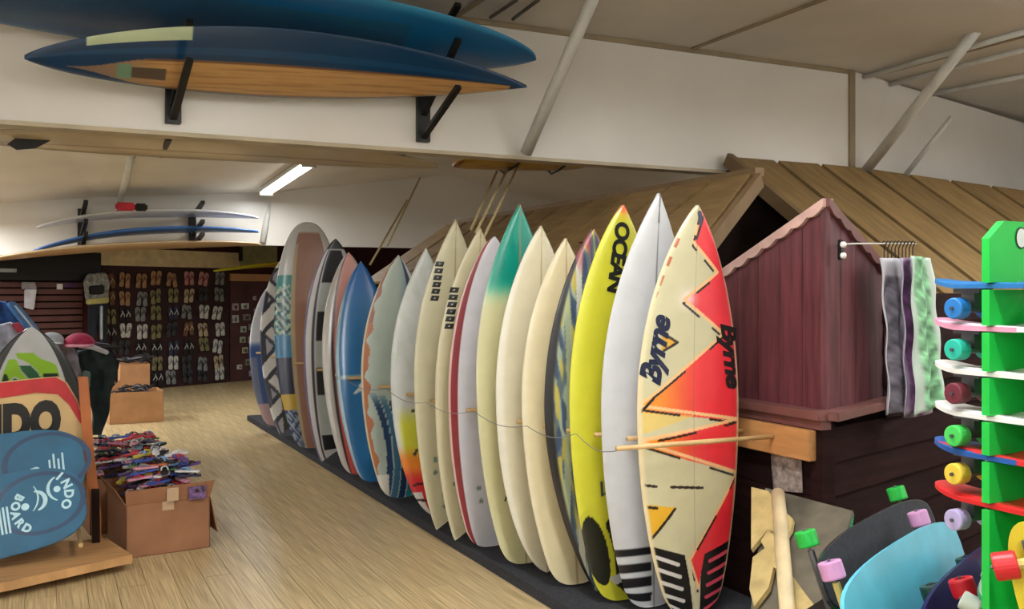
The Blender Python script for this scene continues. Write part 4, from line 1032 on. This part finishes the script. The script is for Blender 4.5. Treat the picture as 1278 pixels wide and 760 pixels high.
def flat(t, name, v, f, x0, z0, ang, m=PALE):
    ca, sa = math.cos(ang), math.sin(ang)
    return mk(name, [(p[0]*ca-p[1]*sa+x0, -.0135, p[0]*sa+p[1]*ca+z0) for p in v], f, m, t)
def arc_text(t, word, x0, z0, R, a0, da, size):
    for i, ch in enumerate(word):
        v, f = text_mesh(ch, size, .002); a = a0+da*i
        flat(t, 'letter', v, f, x0+R*math.cos(a), z0+R*math.sin(a), a-math.pi/2)
def disc(t, x, z, r):
    v = [(r*math.cos(2*math.pi*i/16), r*math.sin(2*math.pi*i/16), 0) for i in range(16)]; flat(t, 'dot', v, [tuple(range(16))], x, z, 0)
def arcband(t, x, z, r0, r1, a0, a1, nm='arc'):
    v = []; n = 16
    for i in range(n+1):
        a = a0+(a1-a0)*i/n; k = math.sin(math.pi*i/n)
        v += [(r0*math.cos(a), r0*math.sin(a), 0), ((r0+(r1-r0)*(.35+.65*k))*math.cos(a), (r0+(r1-r0)*(.35+.65*k))*math.sin(a), 0)]
    flat(t, nm, v, [(2*i, 2*i+1, 2*i+3, 2*i+2) for i in range(n)], x, z, 0)
K = 5.35/1200
EX, EZ_ = .215, .025
def marks1(t):
    # a printed smiling emblem turned on its side, the two words bending round it
    for i, ch in enumerate('INDO'):
        v, f = text_mesh(ch, .062, .003); a = .72-.44*i; flat(t, 'letter', v, f, EX+.015+.125*math.cos(a), EZ_+.03+.125*math.sin(a), a-math.pi/2)
    for i, ch in enumerate('BOARD'):
        v, f = text_mesh(ch, .056, .003); a = math.pi-.72+.40*i; flat(t, 'letter', v, f, EX-.005+.118*math.cos(a), EZ_-.03+.118*math.sin(a), a+math.pi/2)
    disc(t, EX+.088, EZ_+.048, .017); disc(t, EX-.072, EZ_-.008, .019)
    arcband(t, EX+.125, EZ_+.05, .072, .088, 2.1, 4.1, 'arc'); arcband(t, EX-.035, EZ_+.01, .05, .072, -1.2, 1.3, 'smile'); arcband(t, EX-.125, EZ_+.04, .115, .124, -.75, .45, 'smile')
    for k in range(4): flat(t, 'small_print', [(-.07, 0, 0), (.07, 0, 0), (.07, .010, 0), (-.07, .010, 0)], [(0, 1, 2, 3)], .01+k*.018, -.03, math.pi/2)
def marks2(t):
    v, f = text_mesh('D', .09, .003); flat(t, 'letter', v, f, .05, -.06, .6)
    v, f = text_mesh('B', .09, .003); flat(t, 'letter', v, f, .16, -.035, .25)
    for k in range(4): flat(t, 'small_print', [(-.05, 0, 0), (.05+.03*(k % 2), 0, 0), (.05+.03*(k % 2), .010, 0), (-.05, .010, 0)], [(0, 1, 2, 3)], .23+k*.022, -.02, math.pi/2)
balance('teal balance board with white smiling emblem, the lower one on the plywood stand', (-6, 646), .86, .43, 5.62, math.radians(-24), math.radians(-9), marks1)
balance('teal balance board behind the lower one with white lettering', (4, 590), .80, .42, 5.80, math.radians(-20), math.radians(-5), marks2)
for x_ in (-.45, .18):
    for y_, z_ in ((5.58, .17), (5.80, .36)):
        dsc(G().tube([(x_, 5.98, z_-.005), (x_, y_-.0, z_-.005)], .012, 8).obj('support_peg', PEGM))
# surfboard nose behind the sign
c_ = onY(30, 408, 6.6)
t = thing('surfboard', 'grey surfboard with black rail and green graphic behind the wooden sign', 'surfboard', (c_.x+.02, 6.52, 0), (-.05, .02, 0))
def p_green(P):
    P.fill(np.abs(P.w) > .72, (22, 22, 26))
    a = noise(P.u*6, P.s*16, 1.3); P.fill((P.s > .72)*(P.s < .88)*(np.abs(P.w) < .62)*(a > -.1), (140, 190, 40)); P.fill((P.s > .70)*(P.s < .82)*(np.abs(P.w) < .66)*(a < -.25), (30, 90, 60)); P.fill((P.s > .70)*(P.s < .78)*(a > .3)*(np.abs(P.w) < .6), (20, 40, 30))
sh = Shape(c_.z, .66, .06, .70, .4, 'squash', .45); V, Fc, col = sh.mesh(p_green, (188, 190, 192), (320, 90)); painted('board_body', V, Fc, col, PAINT, t)
# ------------------------------------------------------------ clothes behind the display
CLO = {'dark green': (30, 46, 48), 'grey': (150, 146, 154), 'plum': (70, 40, 60), 'blue': (40, 70, 120), 'white': (196, 200, 206), 'navy': (34, 40, 70)}
def hang(label, Y, poly, rgb, th=.16, extra=()):
    m = mat('cloth_'+'_'.join(map(str, rgb)), rgb, .85, .25, 10, .3)
    pts = [onY(x, y, Y) for x, y in poly]; c0 = pts[0]
    t = thing('hanging_jacket', label, 'jacket', (c0.x, Y, max(0, min(p.z for p in pts))))
    # folded cloth: grid between left and right outlines
    o = G().prism([(p.x, p.z) for p in pts], Y-th/2, Y+th/2).obj('cloth', m)
    bm = bmesh.new(); bm.from_mesh(o.data); bmesh.ops.triangulate(bm, faces=bm.faces[:]); bmesh.ops.subdivide_edges(bm, edges=bm.edges[:], cuts=3, use_grid_fill=True); bmesh.ops.triangulate(bm, faces=bm.faces[:]); bmesh.ops.subdivide_edges(bm, edges=bm.edges[:], cuts=1)
    for v in bm.verts: v.co.y += .035*math.sin(v.co.x*38+v.co.z*6)+.02*math.sin(v.co.z*23+v.co.x*9); v.co.x += .012*math.sin(v.co.z*18)
    bm.to_mesh(o.data); bm.free(); child(o, t); o.data.polygons.foreach_set('use_smooth', [True]*len(o.data.polygons))
    for nm, poly2, rgb2, off in extra:
        pp2 = [onY(x, y, Y-th/2-off) for x, y in poly2]
        child(G().prism([(p.x, p.z) for p in pp2], Y-th/2-off-.04, Y-th/2-off+.03).obj(nm, mat('cloth_'+'_'.join(map(str, rgb2)), rgb2, .8, .15, 12), bevel=.008), t)
    return t
hang('dark green jacket with a white shoulder stripe hanging beside the light carton', 9.2, [(98, 438), (120, 432), (140, 440), (146, 452), (141, 480), (134, 512), (128, 540), (116, 540), (112, 500), (100, 470)], (32, 48, 50), .22,
     [('shoulder_stripe', [(96, 430), (116, 430), (136, 438), (134, 443), (115, 436), (97, 434)], (206, 206, 214), .06)])
hang('plum coloured jacket behind the dark green one', 9.45, [(72, 425), (100, 424), (138, 430), (148, 452), (140, 474), (100, 470), (76, 450)], (46, 34, 52), .2)
hang('pale grey sweatshirt hanging between surfboard nose and green jacket', 8.95, [(54, 436), (66, 426), (92, 432), (99, 445), (100, 490), (96, 540), (70, 540), (60, 480)], (140, 136, 146), .2, [('green_pocket', [(104, 462), (113, 464), (112, 484), (102, 480)], (96, 120, 116), .05)])
hang('white and lilac shirt hanging behind the surfboard nose', 8.9, [(-20, 410), (14, 402), (30, 412), (30, 450), (20, 500), (-20, 500)], (176, 180, 200), .2, [('red_collar', [(14, 404), (24, 402), (32, 412), (22, 416)], (170, 60, 80), .05)])
hang('blue jacket on the rail under the white bag', 10.2, [(-20, 376), (6, 376), (22, 392), (26, 420), (10, 440), (-20, 440)], (30, 70, 130), .2)
# clothes rail that carries them
cr = thing('clothes_rail', 'dark metal clothes rail behind the balance board display', 'clothes rail', (.2, 9.4, 0))
child(G().tube([(-1.2, 9.2, 1.02), (.62, 9.2, 1.02)], .016, 8).obj('rail', BLACK), cr)
for x_ in (-1.2, .45): child(G().tube([(x_, 9.2, 0.02), (x_, 9.2, 1.02)], .016, 8).obj('post', BLACK), cr); child(G().bar((x_, 9.1, .02), (x_, 9.6, .02), .04, .03).obj('foot', BLACK), cr)
# crimson cap, white cap, slanting blue deck on top of the clothes
def cap(label, px, Y, R, rgb, rgb2):
    c_ = onY(*px, Y); t = thing('cap', label, 'cap', c_)
    prof = [(R*math.cos(a), R*.75*math.sin(a)) for a in [i*math.pi/2/7 for i in range(7)]]+[(.004, R*.75)]
    G().lathe(prof, None, 20).obj('crown', mat('cap_%d_%d' % rgb[:2], rgb, .8, .2, 10), t, True)
    pts = [(R*.98*math.cos(a), R*.98*math.sin(a)-.0) for a in [math.pi*i/10 for i in range(11)]]
    v = [(x, -abs(y)*.0-.0-y*.0, 0) for x, y in pts]
    br = [(R*.95*math.cos(a), -R*.95*math.sin(a), .004) for a in [math.pi*i/12 for i in range(13)]]+[(R*.9*math.cos(a), -R*.6-R*1.1*math.sin(a)**.7 if 0 < i < 12 else -R*.3, -.012) for i, a in [(i, math.pi*(12-i)/12) for i in range(13)]]
    n_ = len(br); g = G(); g.add([Vector(p) for p in br]+[Vector(p)-Vector((0, 0, .006)) for p in br], [(i, i+1, n_-2-i, n_-1-i) for i in range(12)]+[(n_*2-1-i, n_*2-2-i, n_+i+1, n_+i) for i in range(12)]+[(i, i+n_, (i+1) % n_+n_, (i+1) % n_) for i in range(n_)])
    g.obj('brim', mat('capb_%d_%d' % rgb2[:2], rgb2, .8, .15, 10), t)
cap('crimson and pink cap lying on the jackets', (99, 429), 8.7, .12, (176, 44, 84), (206, 130, 150))
cap('grey white cap beside the crimson one', (64, 426), 8.7, .10, (176, 184, 192), (190, 196, 200))
bd = thing('skate_deck', 'slanting blue board lying over the clothes by the slatted wall', 'skateboard')
p, q = onY(12, 378, 9.2), onY(56, 432, 9.0); d = (q-p); L = d.length
M = d.to_track_quat('X', 'Z').to_matrix().to_4x4(); M.translation = p; bd.matrix_world = M
pts = [(L*(.5-.5*math.cos(math.pi*i/12)), .07*math.sin(math.pi*i/12)**.4) for i in range(13)]; pts += [(x, -z) for x, z in pts[-2:0:-1]]
g = G(); g.add([Vector((x, y, 0)) for x, y in pts]+[Vector((x, y, .02)) for x, y in pts], [tuple(range(len(pts)))[::-1], tuple(range(len(pts), 2*len(pts)))]+[(i, (i+1) % len(pts), (i+1) % len(pts)+len(pts), i+len(pts)) for i in range(len(pts))])
g.obj('deck', mat('blue_deck', (44, 104, 160), .4, .2, 12), bd)
g = G().box((.05, -.012, .02), (L-.05, .012, .024)).obj('stripe', mat('pale_stripe', (190, 200, 206), .7), bd)

# ------------------------------------------------------------ skateboards
TRUCK = mat('truck_metal', (110, 112, 118), .4, .1, 20, metal=.8)
def deck_poly(L, W, q=4, nn=40, k=1.0):
    pts = []
    for i in range(nn):
        a = 2*math.pi*i/nn; ca, sa = math.cos(a), math.sin(a)
        pts.append((L/2*k*math.copysign(abs(ca)**(2/2.6), ca), W/2*k*math.copysign(abs(sa)**(2/q), sa)))
    return pts
def skateboard(name, label, cat, M, L, W, deck, wheel, truckm=TRUCK, grip=None, R=.035, ww=.052, kick=0, wb=.62, group=None, split=None, axle=None, th=.012, q=4, ax=None):
    t = thing(name, label, cat, group=group); t.matrix_world = M
    dm = mat('deck_'+'_'.join(map(str, deck)), deck, .35, .06, 8, coat=.2); wm = mat('wheel_'+'_'.join(map(str, wheel)), wheel, .4, .06, 10)
    pts = deck_poly(L, W, q)
    def bend(o):
        for v in o.data.vertices:
            e = max(0, abs(v.co.x)-L*.33); v.co.y -= kick*(e/(L*.17))**1.4*.05 if e else 0
        return o
    bend(G().prism(pts, -th/2, th/2).obj('deck', dm, t))
    if split:
        half = [(x, z) for x, z in pts if x <= 0]
        half.sort(key=lambda p: math.atan2(p[1], p[0]+L*.2)); bend(G().prism([(x*1.004, z*1.004) for x, z in half], -th/2-.0008, th/2+.0008).obj('painted_half', mat('deck_'+'_'.join(map(str, split)), split, .35, .06, 8), t))
    if grip:
        g = bend(G().prism(deck_poly(L, W, q, k=.985), -th/2-.002, -th/2-.0004).obj('grip_tape', mat('grip_'+'_'.join(map(str, grip)), grip, .9, .15, 60), t))
    hw = (ax or W*.9)/2
    for sg in (-1, 1):
        x0 = sg*L*wb/2
        tr = G().box((x0-.04, th/2, -.026), (x0+.04, th/2+.012, .026)).obj('truck', truckm, t)
        G().bar((x0, th/2+.012, 0), (x0, th/2+.05, 0), .04, .04).obj('truck_post', truckm, tr)
        G().tube([(x0, th/2+.052, -hw*.72), (x0, th/2+.052, hw*.72)], .012, 8).obj('hanger', axle or truckm, tr)
        G().tube([(x0, th/2+.052, -hw-ww/2-.006), (x0, th/2+.052, hw+ww/2+.006)], .005, 8).obj('axle', truckm, tr)
        for s2 in (-1, 1):
            c_ = Matrix.Translation((x0, th/2+.052, s2*hw))
            w_ = G().lathe([(R*.45, -ww/2), (R*.88, -ww/2), (R*.97, -ww*.46), (R, -ww*.38), (R, ww*.38), (R*.97, ww*.46), (R*.88, ww/2), (R*.45, ww/2), (R*.42, ww*.2), (.001, ww*.2)], c_, 24).obj('wheel', wm, t)
            G().lathe([(.001, ww*.2), (R*.36, ww*.22), (R*.36, ww*.42), (R*.2, ww*.46), (.001, ww*.46)], c_, 12).obj('bearing', TRUCK, w_)
            G().lathe([(.001, -ww*.46), (R*.2, -ww*.46), (R*.36, -ww*.42), (R*.36, -ww*.2), (.001, -ww*.2)], c_, 12).obj('bearing', TRUCK, w_)
    return t
def frame(x, n, c):
    x = Vector(x).normalized(); y = -Vector(n); y = (y-x*y.dot(x)).normalized(); z = x.cross(y)
    M = Matrix((x, y, z)).transposed().to_4x4(); M.translation = c; return M
D1 = Vector((.908, .419, 0)); NV = Vector((.40, -.87, .34))
BW = .235
def stand(top_mid, M_off=0, W=BW):
    M = frame(D1, NV, (0, 0, 0)); M.translation = Vector(top_mid)-M.col[2].to_3d()*W/2; return M
skateboard('longboard_skateboard', 'sky blue longboard skateboard with pink wheels standing on its edge', 'skateboard', stand((2.455, 2.22, .71)), 1.12, BW, (92, 188, 216), (206, 150, 200), axle=mat('brass_axle', (206, 190, 110), .4), q=3.6, ax=.25, wb=.74)
skateboard('longboard_skateboard', 'black longboard skateboard with bright green wheels behind the sky blue one', 'skateboard', stand((2.655, 2.51, .71)), 1.16, .24, (40, 44, 50), (28, 176, 66), grip=(44, 48, 56), ax=.27, q=3.6, wb=.78)
skateboard('longboard_skateboard', 'dark navy longboard skateboard in front of the sky blue one', 'skateboard', stand((2.62, 2.11, .665)), 1.1, .22, (24, 32, 84), (30, 60, 50), ax=.12, q=3, wb=.36)
skateboard('longboard_skateboard', 'black longboard skateboard with red wheels in front of the navy one', 'skateboard', stand((2.66, 1.975, .675)), 1.0, .22, (22, 22, 26), (206, 30, 44), grip=(30, 30, 34), ax=.25, q=3)
# the bench they stand on
bn = thing('display_bench', 'low black display bench under the edge-standing longboard skateboards', 'bench', (2.6, 2.23, 0), (0, 0, math.radians(24.8)))
G().box((-.60, -.30, .385), (.72, .37, .415)).obj('bench_top', BLACKP, bn)
for x_ in (-.56, .66):
    for y_ in (-.26, .33): G().box((x_-.02, y_-.02, 0), (x_+.02, y_+.02, .385)).obj('leg', BLACK, bn)
# yellow cruiser leaning with red wheels
skateboard('cruiser_skateboard', 'yellow cruiser skateboard with red wheels leaning by the green rack', 'skateboard', frame((.15, -.2, -.96), (.75, .6, .0), onD(1316, 764, 2.2)), .42, .14, (214, 196, 50), (206, 36, 44), ax=.14, q=3, R=.032, axle=mat('brass_axle', (206, 190, 110), .4))
skateboard('cruiser_skateboard', 'small green and white cruiser skateboard lying below the yellow one', 'skateboard', frame((.85, .40, .1), (-.25, -.5, .8), onD(1262, 726, 2.62)), .40, .13, (40, 130, 76), (196, 206, 196), ax=.11, q=3, R=.026)

# ------------------------------------------------------------ green skateboard rack
GR = mat('green_paint', (24, 190, 70), .45, .06, 5)
gx, gy = 2.13, 1.64
gk = thing('skateboard_rack', 'bright green notched rack holding small skateboards', 'rack', (gx+.3, gy, 0))
zs = [onX(1238, y, gx).z for y in (357, 411, 468.5, 524, 574, 634)]
def comb(y0):
    e = .009; out = [(0, .02)]
    for z in reversed(zs): out += [(0, z-e), (.185, z-e), (.185, z+e), (0, z+e)]
    zt = onX(1238, 297, gx).z; zt2 = zt+.045
    out += [(0, zt), (.055, zt2), (.5, zt2), (.5, .02)]
    return child(G().prism([(gx+a, b) for a, b in out], y0, y0+.022).obj('notched_panel', GR), gk)
comb(gy); comb(gy-.44)
child(G().box((gx+.21, gy-.418, .02), (gx+.235, gy, 1.5)).obj('spine', GR), gk)
child(G().box((gx, gy-.5, 0), (gx+.5, gy+.04, .02)).obj('base', GR), gk)
c_ = onY(1274, 297, gy-.001)
for r, m_, nm, dy in ((.021, BLACKP, 'emblem_rim', .0), (.018, WHITE, 'emblem', .001)):
    v = [(c_.x+r*math.cos(2*math.pi*i/24), gy-.002-dy, c_.z+1.35*r*math.sin(2*math.pi*i/24)) for i in range(24)]
    child(mk(nm, v, [tuple(range(24))], m_), gk)
cr_ = [('blue mini skateboard with blue wheels in the top notch of the green rack', (36, 110, 176), (40, 120, 196), None),
       ('white mini skateboard with pink nose and teal wheels in the green rack', (226, 222, 222), (40, 180, 160), (220, 150, 180)),
       ('white mini skateboard with dark red wheels in the green rack', (226, 224, 222), (110, 40, 56), None),
       ('white mini skateboard with green wheels in the green rack', (220, 220, 220), (70, 200, 90), None),
       ('red mini skateboard with blue nose and yellow wheels in the green rack', (206, 40, 50), (226, 196, 70), (34, 84, 160)),
       ('red mini skateboard with pale purple wheels in the green rack', (206, 34, 40), (176, 164, 210), None)]
for (lab, dk, wh, sp_), z in zip(cr_, zs):
    M = frame((0, -1, 0), (0, 0, 1), (gx+.088, gy-.065, z))
    skateboard('mini_skateboard', lab, 'skateboard', M, .57, .15, dk, wh, ax=.115, R=.028, ww=.04, kick=.35, wb=.64, split=sp_, group='mini skateboards in the green rack', th=.011, q=3)

# ------------------------------------------------------------ boards leaning at the foot of the hut
pa = [onX(957, 612, 3.0), onD(1066, 641, 3.95), onD(1062, 705, 3.8), onD(1010, 790, 3.55), onD(935, 800, 3.6)]
pn = (pa[1]-pa[0]).cross(pa[4]-pa[0]).normalized(); pa = [p-pn*(p-pa[0]).dot(pn) for p in pa]
t = thing('leaning_panel', 'worn grey brown panel leaning below the pine plank', 'panel', (pa[0].x, pa[0].y, 0))
ext = [pa[0], pa[1], pa[2], pa[2]+(pa[2]-pa[1])*1.4, pa[4]+(pa[4]-pa[0])*.35]
child(G().slab(ext, .015).obj('panel', mat('worn_panel', (104, 98, 84), .7, .25, 6)), t)
if pn.dot(O0-pa[0]) < 0: pn = -pn
def onPan(x, y, o=.003): return onP(x, y, pa[0]+pn*o, pn)
child(mk('green_sticker', [onPan(1042, 650), onPan(1066, 643), onPan(1064, 660), onPan(1056, 672)], [(0, 1, 2, 3)], mat('green_sticker', (40, 120, 80), .5, .6, 60)), t)
CRM = mat('cream_deck', (198, 176, 120), .5, .15, 10)
def cut(label, polys, off, th):
    t = thing('carved_board', label, 'board', (pa[0].x, pa[0].y, 0))
    for poly in polys:
        P_ = [onPan(x, y, off) for x, y in poly]; child(G().slab(P_, th).obj('carved_piece', CRM), t)
    return t
t = cut('cream carved wooden board with cut-out shapes before the grey panel', [[(940, 612), (961, 617), (961, 665), (950, 678), (940, 690)], [(961, 617), (975, 636), (992, 652), (990, 664), (978, 684), (961, 665)], [(942, 700), (958, 688), (968, 712), (962, 738), (944, 762), (938, 740)], [(978, 700), (990, 720), (1006, 742), (1022, 762), (1010, 800), (980, 800)], [(961, 665), (968, 668), (972, 715), (968, 712), (958, 690), (952, 680)]], .03, .02)
child(G().lathe([(.001, 0), (.02, 0), (.02, .003), (.001, .003)], Matrix.Translation(onPan(953, 707, .034)) @ pn.to_track_quat('Z', 'Y').to_matrix().to_4x4(), 12).obj('round_sticker', mat('sticker_blue', (96, 140, 140), .5)), t)
a, b = onPan(971, 616, .07), onPan(984, 775, .07); b = b+(b-a)*.45
tag(G().tube([a, b], .030, 12).obj('wooden_pole', CREAM, smooth=True), 'pale round wooden pole standing before the carved board', 'pole')
